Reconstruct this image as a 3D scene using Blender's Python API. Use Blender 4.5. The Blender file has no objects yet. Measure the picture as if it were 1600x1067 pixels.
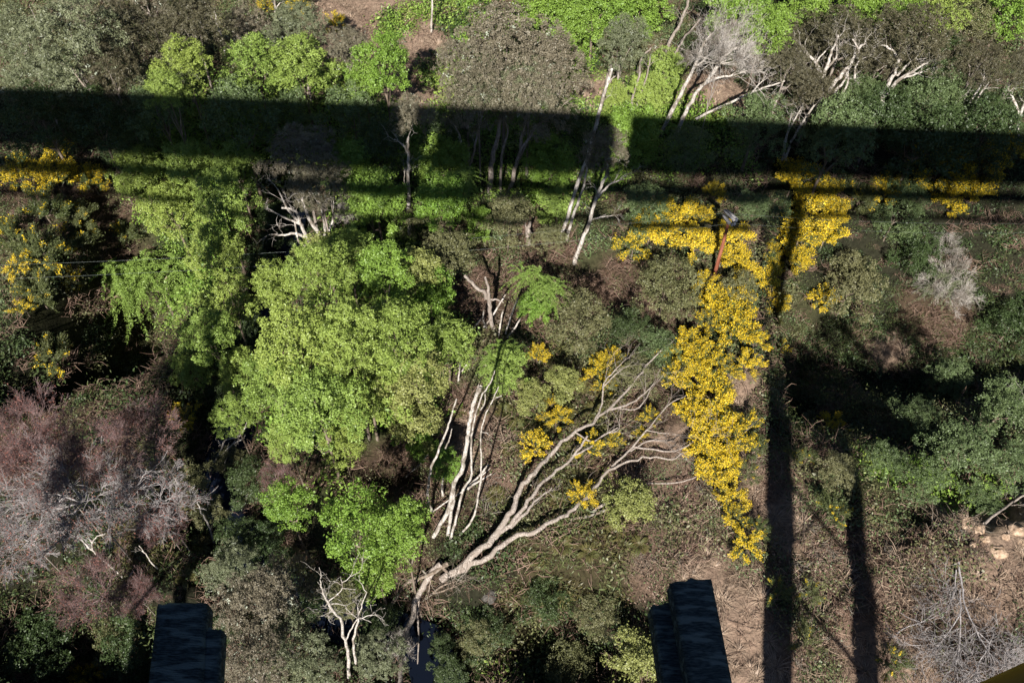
import bpy, math, random
import numpy as np
from mathutils import Vector, Matrix

S = bpy.context.scene
COL = S.collection
R_ = math.radians

# ------------------------------------------------------------------ camera
HCAM = 44.5
PITCH = R_(54.0)
ROLL = R_(2.5)
FPX = 1386.0                      # focal length in pixels of the 1600 px wide photograph
_f = Vector((0, math.cos(PITCH), -math.sin(PITCH)))
_r = Vector((1, 0, 0)); _u = Vector((0, math.sin(PITCH), math.cos(PITCH)))
RT = _r * math.cos(ROLL) + _u * math.sin(ROLL)
UP = _u * math.cos(ROLL) - _r * math.sin(ROLL)
CAM = Vector((0, 0, HCAM))
cd = bpy.data.cameras.new('camera'); cam = bpy.data.objects.new('camera', cd); COL.objects.link(cam)
cd.sensor_width = 36.0; cd.lens = 36.0 * FPX / 1600.0
cd.clip_start = 0.05; cd.clip_end = 4000
cam.matrix_world = Matrix(((RT.x, UP.x, -_f.x, CAM.x), (RT.y, UP.y, -_f.y, CAM.y), (RT.z, UP.z, -_f.z, CAM.z), (0, 0, 0, 1)))
S.camera = cam

# ------------------------------------------------------------------ light
SUN_EL = R_(39.5)
SUN_AZ = R_(6.0)                  # light travels towards +Y, turned this much towards +X
w = bpy.data.worlds.new('World'); S.world = w; w.use_nodes = True
nt = w.node_tree; bg = nt.nodes['Background']
sky = nt.nodes.new('ShaderNodeTexSky'); sky.sky_type = 'NISHITA'; sky.sun_disc = False
sky.sun_elevation = SUN_EL; sky.sun_rotation = math.pi + SUN_AZ
sky.altitude = 1200; sky.air_density = .7; sky.dust_density = .1
nt.links.new(sky.outputs[0], bg.inputs[0]); bg.inputs[1].default_value = 0.05
sd = bpy.data.lights.new('sun', 'SUN'); sd.energy = 5.0; sd.angle = R_(0.53); sd.color = (1.0, 0.95, 0.87)
sun = bpy.data.objects.new('sun', sd); COL.objects.link(sun)
SDIR = Vector((math.sin(SUN_AZ) * math.cos(SUN_EL), math.cos(SUN_AZ) * math.cos(SUN_EL), -math.sin(SUN_EL)))
sun.rotation_euler = SDIR.to_track_quat('-Z', 'Y').to_euler()
S.view_settings.view_transform = 'Standard'; S.view_settings.look = 'None'
S.view_settings.gamma = 1.0; S.view_settings.exposure = 1.05
S.cycles.max_bounces = 4; S.cycles.diffuse_bounces = 1; S.cycles.glossy_bounces = 1
S.cycles.transmission_bounces = 2; S.cycles.transparent_max_bounces = 4

# ------------------------------------------------------------------ terrain
def smooth(a, b, x):
    t = np.clip((x - a) / (b - a), 0, 1); return t * t * (3 - 2 * t)

def pix_ray(px, py):
    return (_f + RT * ((px - 800) / FPX) + UP * ((533.5 - py) / FPX)).normalized()

def flat(px, py, z=0.0):
    d = pix_ray(px, py); t = (z - CAM.z) / d.z
    return CAM + d * t

CREEK = [flat(*p) for p in [(440, 290), (425, 390), (372, 520), (345, 640), (318, 725), (345, 800), (420, 900), (560, 950), (660, 985), (690, 1067), (705, 1250)]]
CREEK = np.array([[c.x, c.y] for c in CREEK])
TRACK = np.array([[flat(*p).x, flat(*p).y] for p in [(668, -60), (672, 60), (662, 150), (655, 230)]])

def poly_dist(x, y, P):
    d = np.full(np.shape(x), 1e9)
    for a, b in zip(P[:-1], P[1:]):
        v = b - a; L = v @ v
        t = np.clip(((x - a[0]) * v[0] + (y - a[1]) * v[1]) / L, 0, 1)
        d = np.minimum(d, np.hypot(x - a[0] - t * v[0], y - a[1] - t * v[1]))
    return d

def noise2(x, y, s=1.0):
    return (np.sin(x * 1.3 * s + 1.7) * np.cos(y * 1.1 * s + .4) + .6 * np.sin(x * 2.9 * s + y * 1.7 * s + 2.1) + .4 * np.cos(y * 4.3 * s - x * 2.2 * s) + .3 * np.sin(7.1 * x * s + 5.3 * y * s)) / 2.3

def ground(x, y):
    x = np.asarray(x, float); y = np.asarray(y, float)
    z = 0.55 * noise2(x, y, .12) + 0.22 * noise2(x, y, .45)
    d = poly_dist(x, y, CREEK)
    z = z - 3.2 * (1 - smooth(.9, 4.6, d))
    # cut bank on the lower right
    b = BANK
    z = z + 2.2 * smooth(-0.8, 0.8, (x - b[0]) * .35 - (y - b[1]) + 1.1 * noise2(x, y, .9)) * smooth(b[0] - 8, b[0] - 1, x) * smooth(2, 12, y)
    for hx, hy, rx, ry, dp in SHADE_HOLLOWS:
        q = np.hypot((x - hx) / rx, (y - hy) / ry); z = z - dp * (1 - smooth(.25, 1.0, q))
    sl = smooth(15.5, 21.0, x + 1.2 * noise2(x, y, .3)) # the right-hand slope drops away from the sun
    z = z - SLOPE[2] * sl * (smooth(SLOPE[0], SLOPE[0] + SLOPE[1], y) - smooth(SLOPE[0] + SLOPE[1] + 1, SLOPE[0] + SLOPE[1] + 17, y))
    sx = smooth(SHADE_GULLY[0], SHADE_GULLY[0] + 3, x) * (1 - smooth(SHADE_GULLY[1] - 3, SHADE_GULLY[1], x)); yy = y + .8 * noise2(x, 3, .5)
    z = z - 11.5 * smooth(3.5, 6.5, d) * sx * smooth(SHADE_GULLY[2], SHADE_GULLY[2] + 6.5, yy) * (1 - smooth(SHADE_GULLY[3], SHADE_GULLY[3] + 9, yy))
    r = np.hypot(x, y - 35)
    z = z + (60 + 90 * smooth(-60, 30, y)) * smooth(70, 260, r)  # unseen valley walls raised to shut out low sky light
    return z
BANK = (flat(1500, 835).x, flat(1500, 835).y)

SHADE_GULLY = (flat(70, 560).x - 3, flat(315, 560).x + 2, flat(200, 625).y, flat(200, 530, -11).y)  # left-hand trench dug in to hold a dark pocket of shade
SLOPE = (flat(1350, 790).y, 20.0, 13.0)
def _h(px, py, rx, ry, dp): p = flat(px, py); return (p.x, p.y, rx, ry, dp)
SHADE_HOLLOWS = [_h(50, 580, 4, 4, 4), _h(1480, 640, 6, 4.5, 3), _h(1265, 560, 4.0, 6.5, 4.2), _h(1530, 470, 6, 4.5, 2.5), _h(930, 440, 4.5, 3.5, 2.8), _h(600, 730, 3.5, 3, 2.6), _h(880, 985, 6, 5.2, 5.0), _h(60, 940, 6, 5, 4.5), _h(150, 1040, 8, 4.5, 6.0), _h(1000, 25, 3, 3, 3), _h(870, 45, 3, 2.5, 2.5), _h(1205, 115, 4, 3.5, 4.5), _h(1480, 100, 4, 3.5, 4), _h(1360, 45, 4, 3, 3), _h(1520, 60, 4, 3, 3)]  # dips dug into the ground so that their near sides make shade
def gz(x, y): return float(ground(x, y))

def at(px, py, h=0.0):
    """first point where the pixel's ray comes down to height h above the ground"""
    d = pix_ray(px, py); t0 = (14 - CAM.z) / d.z; t1 = (-24 - CAM.z) / d.z
    t = np.linspace(t0, t1, 300); z = CAM.z + d.z * t
    e = z - ground(CAM.x + d.x * t, CAM.y + d.y * t) - h
    k = int(np.argmax(e < 0)) if (e < 0).any() else len(t) - 1
    k = max(k, 1); f = e[k - 1] / (e[k - 1] - e[k]) if e[k] < 0 else 1
    return CAM + d * float(t[k - 1] + (t[k] - t[k - 1]) * f)

def above(B, px, py):
    """point on the pixel's ray that lies closest to the vertical line through B"""
    d = pix_ray(px, py); w0 = Vector((CAM.x - B.x, CAM.y - B.y)); dd = Vector((d.x, d.y))
    t = -(w0.dot(dd)) / dd.dot(dd)
    return CAM + d * t

def ppm(p): return FPX / (p - CAM).dot(_f)

# ------------------------------------------------------------------ materials
def mat(name, nodes_fn):
    m = bpy.data.materials.new(name); m.use_nodes = True
    t = m.node_tree; t.nodes.clear(); out = t.nodes.new('ShaderNodeOutputMaterial')
    sh = nodes_fn(t); t.links.new(sh, out.inputs[0]); return m

def ramp_mix(t, fac, a, b, mode='MIX'):
    n = t.nodes.new('ShaderNodeMix'); n.data_type = 'RGBA'; n.blend_type = mode
    t.links.new(fac, n.inputs[0]) if not isinstance(fac, float) else setattr(n.inputs[0], 'default_value', fac)
    for i, c in ((6, a), (7, b)):
        if isinstance(c, tuple): n.inputs[i].default_value = (*c, 1)
        else: t.links.new(c, n.inputs[i])
    return n.outputs[2]

def leaf_mat(name, a, b, c=None, transl=.2, rough=.48):
    def fn(t):
        at_ = t.nodes.new('ShaderNodeAttribute'); at_.attribute_name = 'tint'
        oi = t.nodes.new('ShaderNodeObjectInfo')
        col = ramp_mix(t, at_.outputs['Fac'], a, b)
        if c: # a third colour by object
            mul = t.nodes.new('ShaderNodeMath'); mul.operation = 'MULTIPLY'; mul.inputs[1].default_value = .55
            t.links.new(oi.outputs['Random'], mul.inputs[0])
            col = ramp_mix(t, mul.outputs[0], col, c)
        d = t.nodes.new('ShaderNodeBsdfPrincipled'); d.inputs['Roughness'].default_value = rough
        d.inputs['Specular IOR Level'].default_value = .4
        t.links.new(col, d.inputs['Base Color'])
        if transl <= 0: return d.outputs[0]
        tr = t.nodes.new('ShaderNodeBsdfTranslucent'); t.links.new(col, tr.inputs[0])
        mx = t.nodes.new('ShaderNodeMixShader'); mx.inputs[0].default_value = transl
        t.links.new(d.outputs[0], mx.inputs[1]); t.links.new(tr.outputs[0], mx.inputs[2])
        return mx.outputs[0]
    return mat(name, fn)

def rough_mat(name, a, b, scale=4.0, rough=.85, bump=.3, stretch=(1, 1, 1), metallic=0.0, c=None, contrast=(.35, .65), bdist=.02):
    def fn(t):
        tc = t.nodes.new('ShaderNodeTexCoord'); mp = t.nodes.new('ShaderNodeMapping'); mp.inputs['Scale'].default_value = stretch
        t.links.new(tc.outputs['Object'], mp.inputs[0])
        n = t.nodes.new('ShaderNodeTexNoise'); n.inputs['Scale'].default_value = scale; n.inputs['Detail'].default_value = 6
        t.links.new(mp.outputs[0], n.inputs[0])
        r = t.nodes.new('ShaderNodeMapRange'); r.inputs[1].default_value = contrast[0]; r.inputs[2].default_value = contrast[1]
        t.links.new(n.outputs[0], r.inputs[0])
        col = ramp_mix(t, r.outputs[0], a, b)
        if c:
            n2 = t.nodes.new('ShaderNodeTexNoise'); n2.inputs['Scale'].default_value = scale * .23; n2.inputs['Detail'].default_value = 8
            t.links.new(mp.outputs[0], n2.inputs[0])
            r2 = t.nodes.new('ShaderNodeMapRange'); r2.inputs[1].default_value = .5; r2.inputs[2].default_value = .6
            t.links.new(n2.outputs[0], r2.inputs[0]); col = ramp_mix(t, r2.outputs[0], col, c)
        p = t.nodes.new('ShaderNodeBsdfPrincipled'); p.inputs['Roughness'].default_value = rough; p.inputs['Metallic'].default_value = metallic
        p.inputs['Specular IOR Level'].default_value = .2
        t.links.new(col, p.inputs['Base Color'])
        bu = t.nodes.new('ShaderNodeBump'); bu.inputs['Strength'].default_value = bump; bu.inputs['Distance'].default_value = bdist
        t.links.new(n.outputs[0], bu.inputs['Height']); t.links.new(bu.outputs[0], p.inputs['Normal'])
        return p.outputs[0]
    return mat(name, fn)

M = {
 'willow': leaf_mat('fresh_green_leaves', (.105, .175, .030), (.280, .390, .085), (.300, .350, .075)),
 'bright': leaf_mat('bright_green_leaves', (.080, .165, .020), (.200, .330, .050), (.230, .320, .060)),
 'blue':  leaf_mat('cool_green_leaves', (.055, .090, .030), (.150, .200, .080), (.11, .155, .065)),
 'yellowgreen': leaf_mat('yellow_green_leaves', (.130, .155, .035), (.310, .335, .105), (.23, .24, .08)),
 'olive': leaf_mat('olive_leaves', (.070, .078, .030), (.190, .195, .085), (.16, .15, .075)),
 'tea':   leaf_mat('grey_olive_needles', (.070, .066, .040), (.215, .195, .130), (.19, .155, .115), .15),
 'teadark': leaf_mat('dark_olive_needles', (.040, .040, .022), (.125, .115, .065), (.10, .085, .05), .15),
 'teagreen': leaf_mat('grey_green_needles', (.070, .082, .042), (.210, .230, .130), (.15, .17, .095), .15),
 'larch': leaf_mat('larch_needles', (.130, .200, .035), (.270, .390, .090), None, .3),
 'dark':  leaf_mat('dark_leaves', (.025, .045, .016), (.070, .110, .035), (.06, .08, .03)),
 'broomgreen': leaf_mat('broom_stems', (.040, .060, .018), (.130, .165, .055), (.12, .12, .05)),
 'flower': leaf_mat('yellow_flowers', (.52, .33, .008), (.88, .66, .04), None, .2),
 'bud':   leaf_mat('reddish_buds', (.150, .048, .036), (.320, .125, .095), (.20, .10, .08), .15),
 'fern':  leaf_mat('fern_fronds', (.060, .075, .022), (.130, .130, .045), (.12, .08, .03)),
 'lichen': leaf_mat('pale_lichen', (.26, .29, .22), (.42, .45, .36), None, .1),
 'drygrass': leaf_mat('dry_grass', (.24, .17, .12), (.44, .33, .245), None, .15),
 'bracken': leaf_mat('dead_bracken', (.12, .070, .048), (.30, .205, .155), None, .15),
 'twig': rough_mat('fine_grey_twigs', (.20, .18, .18), (.42, .39, .385), 3, bump=0),
 'redtwig': rough_mat('reddish_grey_twigs', (.12, .070, .066), (.26, .185, .18), 3, bump=0),
 'bark': rough_mat('pale_bark', (.15, .12, .10), (.40, .35, .31), 14, bump=1.0, bdist=.04, stretch=(1, 1, .3), c=(.24, .20, .17)),
 'deadwood': rough_mat('bleached_wood', (.27, .235, .20), (.60, .56, .52), 14, bump=1.0, stretch=(1, 1, .5), c=(.20, .17, .14), bdist=.04),
 'brownbark': rough_mat('brown_bark', (.10, .075, .055), (.24, .19, .15), 8, bump=.6, c=(.20, .18, .15)),
 'polewood': rough_mat('red_brown_pole_wood', (.17, .055, .030), (.30, .11, .065), 5, bump=.4, stretch=(1, 1, .15)),
 'armwood': rough_mat('grey_crossarm_wood', (.14, .135, .14), (.30, .29, .29), 7),
 'porcelain': rough_mat('dark_insulator', (.03, .035, .05), (.06, .07, .09), 3, rough=.3, bump=0),
 'wire': rough_mat('weathered_wire', (.14, .16, .15), (.22, .25, .24), 3, rough=.5, bump=0, metallic=.5),
 'sleeper': rough_mat('weathered_sleeper_timber', (.024, .040, .050), (.080, .108, .122), 130, bump=1.0, stretch=(.3, 1.5, 1), c=(.15, .20, .21), bdist=.01, contrast=(.4,.62)),
 'steel': rough_mat('painted_girder_steel', (.10, .07, .055), (.16, .12, .10), 2),
 'railsteel': rough_mat('rusty_rail', (.12, .06, .04), (.22, .14, .1), 6),
 'masonry': rough_mat('grey_pier_concrete', (.22, .21, .19), (.34, .32, .30), 1.2),
 'yellow': rough_mat('yellow_paint', (.40, .20, .02), (.55, .30, .035), 3, rough=.45, bump=.1),
 'coach': rough_mat('carriage_paint', (.05, .012, .012), (.07, .018, .016), 2, rough=.4, bump=0),
 'roofgrey': rough_mat('carriage_roof', (.18, .18, .18), (.24, .24, .24), 2),
 'glass': rough_mat('dark_window_glass', (.01, .012, .014), (.02, .022, .025), 1, rough=.08, bump=0),
 'rock': rough_mat('grey_rock', (.04, .037, .033), (.11, .10, .09), 9, bump=.8, bdist=.05),
 'earth': rough_mat('pale_clay_bank', (.24, .16, .105), (.46, .34, .245), 6, bump=1.0, bdist=.08),
}

# terrain material: litter colours per vertex, with shade painted into the dark kind
def terrain_fn(t):
    a = t.nodes.new('ShaderNodeAttribute'); a.attribute_name = 'litter'
    tc = t.nodes.new('ShaderNodeTexCoord')
    n = t.nodes.new('ShaderNodeTexNoise'); n.inputs['Scale'].default_value = 3.5; n.inputs['Detail'].default_value = 9; n.inputs['Roughness'].default_value = .7
    t.links.new(tc.outputs['Object'], n.inputs[0])
    r = t.nodes.new('ShaderNodeMapRange'); r.inputs[1].default_value = .3; r.inputs[2].default_value = .7; r.inputs[3].default_value = .35; r.inputs[4].default_value = 1.3
    t.links.new(n.outputs[0], r.inputs[0])
    mx = t.nodes.new('ShaderNodeMix'); mx.data_type = 'RGBA'; mx.blend_type = 'MULTIPLY'; mx.inputs[0].default_value = 1
    t.links.new(a.outputs['Color'], mx.inputs[6]); t.links.new(r.outputs[0], mx.inputs[7])
    p = t.nodes.new('ShaderNodeBsdfPrincipled'); p.inputs['Roughness'].default_value = .95; p.inputs['Specular IOR Level'].default_value = .1
    t.links.new(mx.outputs[2], p.inputs['Base Color'])
    b = t.nodes.new('ShaderNodeBump'); b.inputs['Strength'].default_value = 1; b.inputs['Distance'].default_value = .15
    t.links.new(n.outputs[0], b.inputs['Height']); t.links.new(b.outputs[0], p.inputs['Normal'])
    return p.outputs[0]
M['terrain'] = mat('ground_litter', terrain_fn)
def water_fn(t):
    p = t.nodes.new('ShaderNodeBsdfPrincipled'); p.inputs['Base Color'].default_value = (.004, .006, .012, 1)
    p.inputs['Roughness'].default_value = .12; p.inputs['Specular IOR Level'].default_value = .12
    n = t.nodes.new('ShaderNodeTexNoise'); n.inputs['Scale'].default_value = 3; b = t.nodes.new('ShaderNodeBump'); b.inputs['Distance'].default_value = .02
    t.links.new(n.outputs[0], b.inputs['Height']); t.links.new(b.outputs[0], p.inputs['Normal'])
    return p.outputs[0]
M['water'] = mat('dark_creek_water', water_fn)

# ------------------------------------------------------------------ mesh helpers
def mesh_np(name, V, Q, material, tint=None, smooth_=False, extra=None):
    me = bpy.data.meshes.new(name); V = np.asarray(V, np.float32); Q = np.asarray(Q, np.int32)
    k = Q.shape[1]
    me.vertices.add(len(V)); me.vertices.foreach_set('co', V.ravel())
    me.loops.add(Q.size); me.loops.foreach_set('vertex_index', Q.ravel())
    me.polygons.add(len(Q)); me.polygons.foreach_set('loop_start', np.arange(0, Q.size, k, dtype=np.int32))
    try: me.polygons.foreach_set('loop_total', np.full(len(Q), k, np.int32))
    except Exception: pass
    if tint is not None:
        a = me.attributes.new('tint', 'FLOAT', 'FACE'); a.data.foreach_set('value', np.asarray(tint, np.float32))
    if smooth_: me.polygons.foreach_set('use_smooth', np.ones(len(Q), bool))
    me.update(calc_edges=True); me.materials.append(material)
    return me

def link(name, me, parent=None):
    o = bpy.data.objects.new(name, me); COL.objects.link(o)
    if parent is not None: o.parent = parent
    return o

def root(name, label, cat, loc, rotz=0, group=None):
    o = bpy.data.objects.new(name, None); COL.objects.link(o); o.location = loc; o.rotation_euler = (0, 0, rotz)
    o.empty_display_size = .2
    o['label'] = label; o['category'] = cat
    if group: o['group'] = group
    return o

def nrm(a): return a / np.maximum(np.linalg.norm(a, axis=-1, keepdims=True), 1e-9)

def leaves(c, n, s, wr, rng, fold=0.0, along=None):
    """rhombic leaves: centres c, normals n, lengths s, width ratio wr"""
    N = len(c); rv = rng.normal(size=(N, 3)) if along is None else along
    t = nrm(np.cross(n, np.cross(rv, n)) if along is not None else np.cross(n, rv)); b = nrm(np.cross(n, t))
    s = np.asarray(s).reshape(-1, 1)
    V = np.stack([c - t * s * .5, c + b * s * wr * .5, c + t * s * .5, c - b * s * wr * .5], 1).reshape(-1, 3)
    Q = np.arange(N * 4).reshape(N, 4)
    return V, Q

class Tubes:
    def __init__(s): s.V = []; s.Q = []; s.n = 0
    def add(s, P, R, sides=5):
        P = np.asarray(P, float); R = np.asarray(R, float); k = len(P)
        T = np.gradient(P, axis=0); T = nrm(T)
        ref = np.array([0, 0, 1.0]) if abs(T[0][2]) < .8 else np.array([1.0, 0, 0])
        A = nrm(np.cross(T, ref)); B = np.cross(T, A)
        an = np.arange(sides) * 2 * math.pi / sides
        V = P[:, None] + R[:, None, None] * (A[:, None] * np.cos(an)[None, :, None] + B[:, None] * np.sin(an)[None, :, None])
        i = np.arange(k - 1)[:, None] * sides + np.arange(sides)[None]; j = np.arange(k - 1)[:, None] * sides + (np.arange(sides)[None] + 1) % sides
        Q = np.stack([i, j, j + sides, i + sides], -1).reshape(-1, 4) + s.n
        s.V.append(V.reshape(-1, 3)); s.Q.append(Q); s.n += k * sides
        return s
    def mesh(s, name, m): return mesh_np(name, np.concatenate(s.V), np.concatenate(s.Q), m, smooth_=True)

def box(B, c, h, rot=None):
    """append a box (centre c, half sizes h) to list B"""
    B.append((np.array(c, float), np.array(h, float), rot))
CUBE = np.array([[-1, -1, -1], [1, -1, -1], [1, 1, -1], [-1, 1, -1], [-1, -1, 1], [1, -1, 1], [1, 1, 1], [-1, 1, 1]], float)
CQ = np.array([[0, 3, 2, 1], [4, 5, 6, 7], [0, 1, 5, 4], [1, 2, 6, 5], [2, 3, 7, 6], [3, 0, 4, 7]])
def boxes_mesh(name, B, m):
    V = []; Q = []
    for i, (c, h, rot) in enumerate(B):
        v = CUBE * h
        if rot is not None: v = v @ np.array(rot).T
        V.append(v + c); Q.append(CQ + 8 * i)
    return mesh_np(name, np.concatenate(V), np.concatenate(Q), m)
def bar(B, a, b, wd):
    a = Vector(a); b = Vector(b); d = b - a; q = d.to_track_quat('Z', 'Y').to_matrix()
    box(B, (a + b) / 2, (wd / 2, wd / 2, d.length / 2), [list(r) for r in q])

# ------------------------------------------------------------------ plant meshes (unit radius)
def lobes_of(rng, n, flat_, rmin, rmax, drop=.35):
    L = [(0, 0, -.05, .5)]
    for i in range(n):
        ph = i * 2.39996 + rng.uniform(-.4, .4); rr = math.sqrt((i + .5) / n) * .84 * rng.uniform(.7, 1.22)
        z = (math.sqrt(max(0, 1 - rr * rr)) * flat_ - drop * rr * rr) * rng.uniform(.35, 1.3)
        L.append((rr * math.cos(ph), rr * math.sin(ph), z, rng.uniform(rmin, rmax)))
    for i in range(n // 2):                       # skirt
        ph = rng.uniform(0, 6.28); rr = rng.uniform(.5, .85)
        L.append((rr * math.cos(ph), rr * math.sin(ph), -rng.uniform(.25, .6) * flat_, rng.uniform(rmin, rmax) * .8))
    return np.array(L)

def crown_mesh(name, m, seed, n_lobes=18, flat_=.75, n=7000, size=.045, wr=.6, rr=(.2, .34), shell=(.72, 1.08), tuft=0, updraft=.5, spread=.034):
    rng = np.random.default_rng(seed); L = lobes_of(rng, n_lobes, flat_, *rr)
    p = L[:, 3] ** 2; k = rng.choice(len(L), int(n * 1.7), p=p / p.sum())
    d = nrm(rng.normal(size=(len(k), 3))); keep = d[:, 2] > rng.uniform(-1.1, .2, len(k)); k = k[keep]; d = d[keep]
    lump = 1 + .16 * np.sin(d[:, 0] * 9 + k) * np.cos(d[:, 1] * 8 + 2 * k)
    C = L[k, :3] + d * (L[k, 3] * rng.uniform(*shell, len(k)) * lump)[:, None]
    # drop leaves deep inside other lobes
    inside = np.zeros(len(C), int)
    for l in L: inside += (np.linalg.norm(C - l[:3], axis=1) < l[3] * .62)
    ok = inside == 0; C = C[ok][:n]; d = d[ok][:n]; k = k[ok][:n]
    if tuft:
        # leaves gather in tufts at the twig ends
        g = rng.integers(0, max(1, len(C) // tuft), len(C)); C = C[g] + rng.normal(size=C.shape) * spread * np.array([1, 1, .8]); d = d[g]; k = k[g]
    nn = nrm(d * .6 + np.array([0, -.15, updraft]) + rng.normal(size=C.shape) * .65)
    s = size * rng.uniform(.6, 1.4, len(C))
    V, Q = leaves(C, nn, s, wr, rng)
    lob_t = rng.uniform(0, .5, len(L))[k]
    tint = np.clip(lob_t * .8 + rng.uniform(0, .3, len(C)) + (rng.uniform(0, .4, len(C))[g] if tuft else 0), 0, 1)
    return mesh_np(name, V, Q, m, tint)

def spray_mesh(name, m, seed, n_spr=120, leaf=.05, per=36, droop=.6, up=.35, wr=.3, rad=1.0, core=.05, curl=.35):
    """drooping feathery sprays radiating from the middle (larch, weeping growth)"""
    rng = np.random.default_rng(seed); Cs = []; Ns = []; As = []
    hub = rng.normal(size=(6, 3)) * np.array([.28, .28, .10])
    for i in range(n_spr):
        ph = rng.uniform(0, 6.28); L = rad * (.35 + .55 * rng.uniform(0, 1) ** .6); z0 = up * (1.15 - L) * rng.uniform(.3, 1.6)
        o_ = hub[i % 6]; t = np.linspace(core, 1, per); bend = rng.uniform(-curl, curl)
        a = ph + bend * t; x = np.cos(a) * L * t; y = np.sin(a) * L * t; z = z0 * (1 - t * .5) - droop * (t ** 2) * L * rng.uniform(.7, 1.2) + .25 * np.sin(t * 3.0) * up
        P = np.stack([x, y, z], 1) + o_ + np.cumsum(rng.normal(size=(per, 3)) * .006, 0); T = nrm(np.gradient(P, axis=0))
        side = nrm(np.cross(T, [0, 0, 1.0]))
        for sg in (-1, 1):
            Cs.append(P + side * sg * leaf * .35 + rng.normal(size=P.shape) * leaf * .15)
            As.append(T * .8 + side * sg * .8); Ns.append(np.tile([0, 0, 1.0], (per, 1)) + rng.normal(size=P.shape) * .35)
    C = np.concatenate(Cs); V, Q = leaves(C, nrm(np.concatenate(Ns)), leaf * rng.uniform(.7, 1.3, len(C)), wr, rng, along=np.concatenate(As))
    return mesh_np(name, V, Q, m, np.clip(rng.normal(.5, .28, len(C)), 0, 1))

def branch(tb, rng, p, d, L, r, depth, spread=.55, kids=3, up=.1, sides=4, tips=None, wob=.18, ratio=.66, minr=0):
    n = 5 if depth > 1 else 4; P = [p]; dd = d.copy()
    for i in range(n - 1):
        dd = nrm(dd + rng.normal(size=3) * wob + np.array([0, 0, up])); P.append(P[-1] + dd * L / (n - 1))
    P = np.array(P); Rr = np.linspace(r, max(r * .5, minr), n)
    tb.add(P, Rr, sides if depth > 1 else 3)
    if depth <= 0:
        if tips is not None: tips.append(P[-1])
        return
    for k in range(kids + (1 if rng.uniform() < .3 else 0)):
        i = rng.integers(2, n) if n > 3 else n - 1
        nd = nrm(dd + rng.normal(size=3) * spread)
        branch(tb, rng, P[i], nd, L * ratio * rng.uniform(.75, 1.2), Rr[i] * .72, depth - 1, spread, kids, up, sides, tips, wob, ratio, minr)
    if tips is not None and depth <= 2: tips.extend(P[2:])

def bare_mesh(seed, flat_=.7, r0=.035, depth=4, kids=3, minr=.004, n0=14, ratio=.66, spread=.42):
    rng = np.random.default_rng(seed); tb = Tubes(); tips = []
    for i in range(n0):
        ph = i * 6.28 / n0 + rng.uniform(-.3, .3); e = rng.uniform(.25, 1.2)
        d = np.array([math.cos(ph) * math.cos(e), math.sin(ph) * math.cos(e), math.sin(e) * flat_])
        branch(tb, rng, np.array([0, 0, -.55]) + d * .05, nrm(d), .50, r0, depth, spread, kids, .05, 4, tips, .13, ratio, minr)
    return tb, np.array(tips), rng

def trunk_mesh(name, m, seed, r=.055, nlimb=5, spread=.5):
    """unit trunk: z 0..1 (1 = crown middle), limbs reach into the crown"""
    rng = np.random.default_rng(seed); tb = Tubes()
    a = rng.uniform(-.05, .05, 2); P = np.array([[0, 0, -.12], [a[0] * .3, a[1] * .3, .2], [a[0], a[1], .5], [a[0] * 1.5, a[1] * 1.5, .8], [a[0] * 1.6, a[1] * 1.8, 1.0]])
    tb.add(P, [r * 1.3, r, r * .85, r * .6, r * .35], 7)
    for i in range(nlimb):
        ph = i * 6.28 / nlimb + rng.uniform(-.4, .4); s0 = P[2] * (1 - .3 * rng.uniform()) + P[3] * 0; s0 = P[2] + (P[3] - P[2]) * rng.uniform(0, .9)
        e = s0 + np.array([math.cos(ph) * spread, math.sin(ph) * spread, rng.uniform(.15, .45)]); mid = (s0 + e) / 2 + np.array([0, 0, -.03]) + rng.normal(size=3) * .04
        tb.add([s0, mid, e], [r * .5, r * .35, r * .12], 5)
    return tb.mesh(name, m)

def broom_meshes(seed, dens=1.0, nst=170):
    rng = np.random.default_rng(seed); L = lobes_of(rng, 9, .7, .22, .36)
    tb = Tubes(); C = []; A = []; FC = []; FN = []
    k = rng.integers(0, len(L), nst)
    for i in range(nst):
        l = L[k[i]]; d = nrm(rng.normal(size=3) * .55 + np.array([l[0] * .7, l[1] * .7, .75])); d = nrm(d)
        end = l[:3] + d * l[3] * rng.uniform(.6, 1.25); st = l[:3] * .4 + np.array([0, 0, -.35])
        t = np.linspace(.35, 1, 16)[:, None]; P = st + (end - st) * t + np.array([0, 0, .08]) * np.sin(t * 3.1)
        C.append(P + rng.normal(size=P.shape) * .022); A.append(np.tile(nrm(end - st), (16, 1)) + rng.normal(size=P.shape) * .35)
        if rng.uniform() < dens:
            nf = 34; t = rng.uniform(.5, 1.06, nf)[:, None]; FP = st + (end - st) * t + np.array([0, 0, .08]) * np.sin(t * 3.1)
            FC.append(FP + rng.normal(size=FP.shape) * .036)
    C = np.concatenate(C); A = np.concatenate(A)
    V, Q = leaves(C, nrm(rng.normal(size=C.shape) + np.array([0, 0, .6])), .10 * rng.uniform(.7, 1.3, len(C)), .2, rng, along=A)
    g = mesh_np('broom_foliage', V, Q, M['broomgreen'], rng.uniform(0, 1, len(C)))
    FC = np.concatenate(FC); V, Q = leaves(FC, nrm(rng.normal(size=FC.shape) * .7 + np.array([0, -.3, .8])), .042 * rng.uniform(.5, 1.6, len(FC)), .75, rng)
    f = mesh_np('broom_flowers', V, Q, M['flower'], rng.uniform(0, 1, len(FC)))
    return g, f

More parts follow.
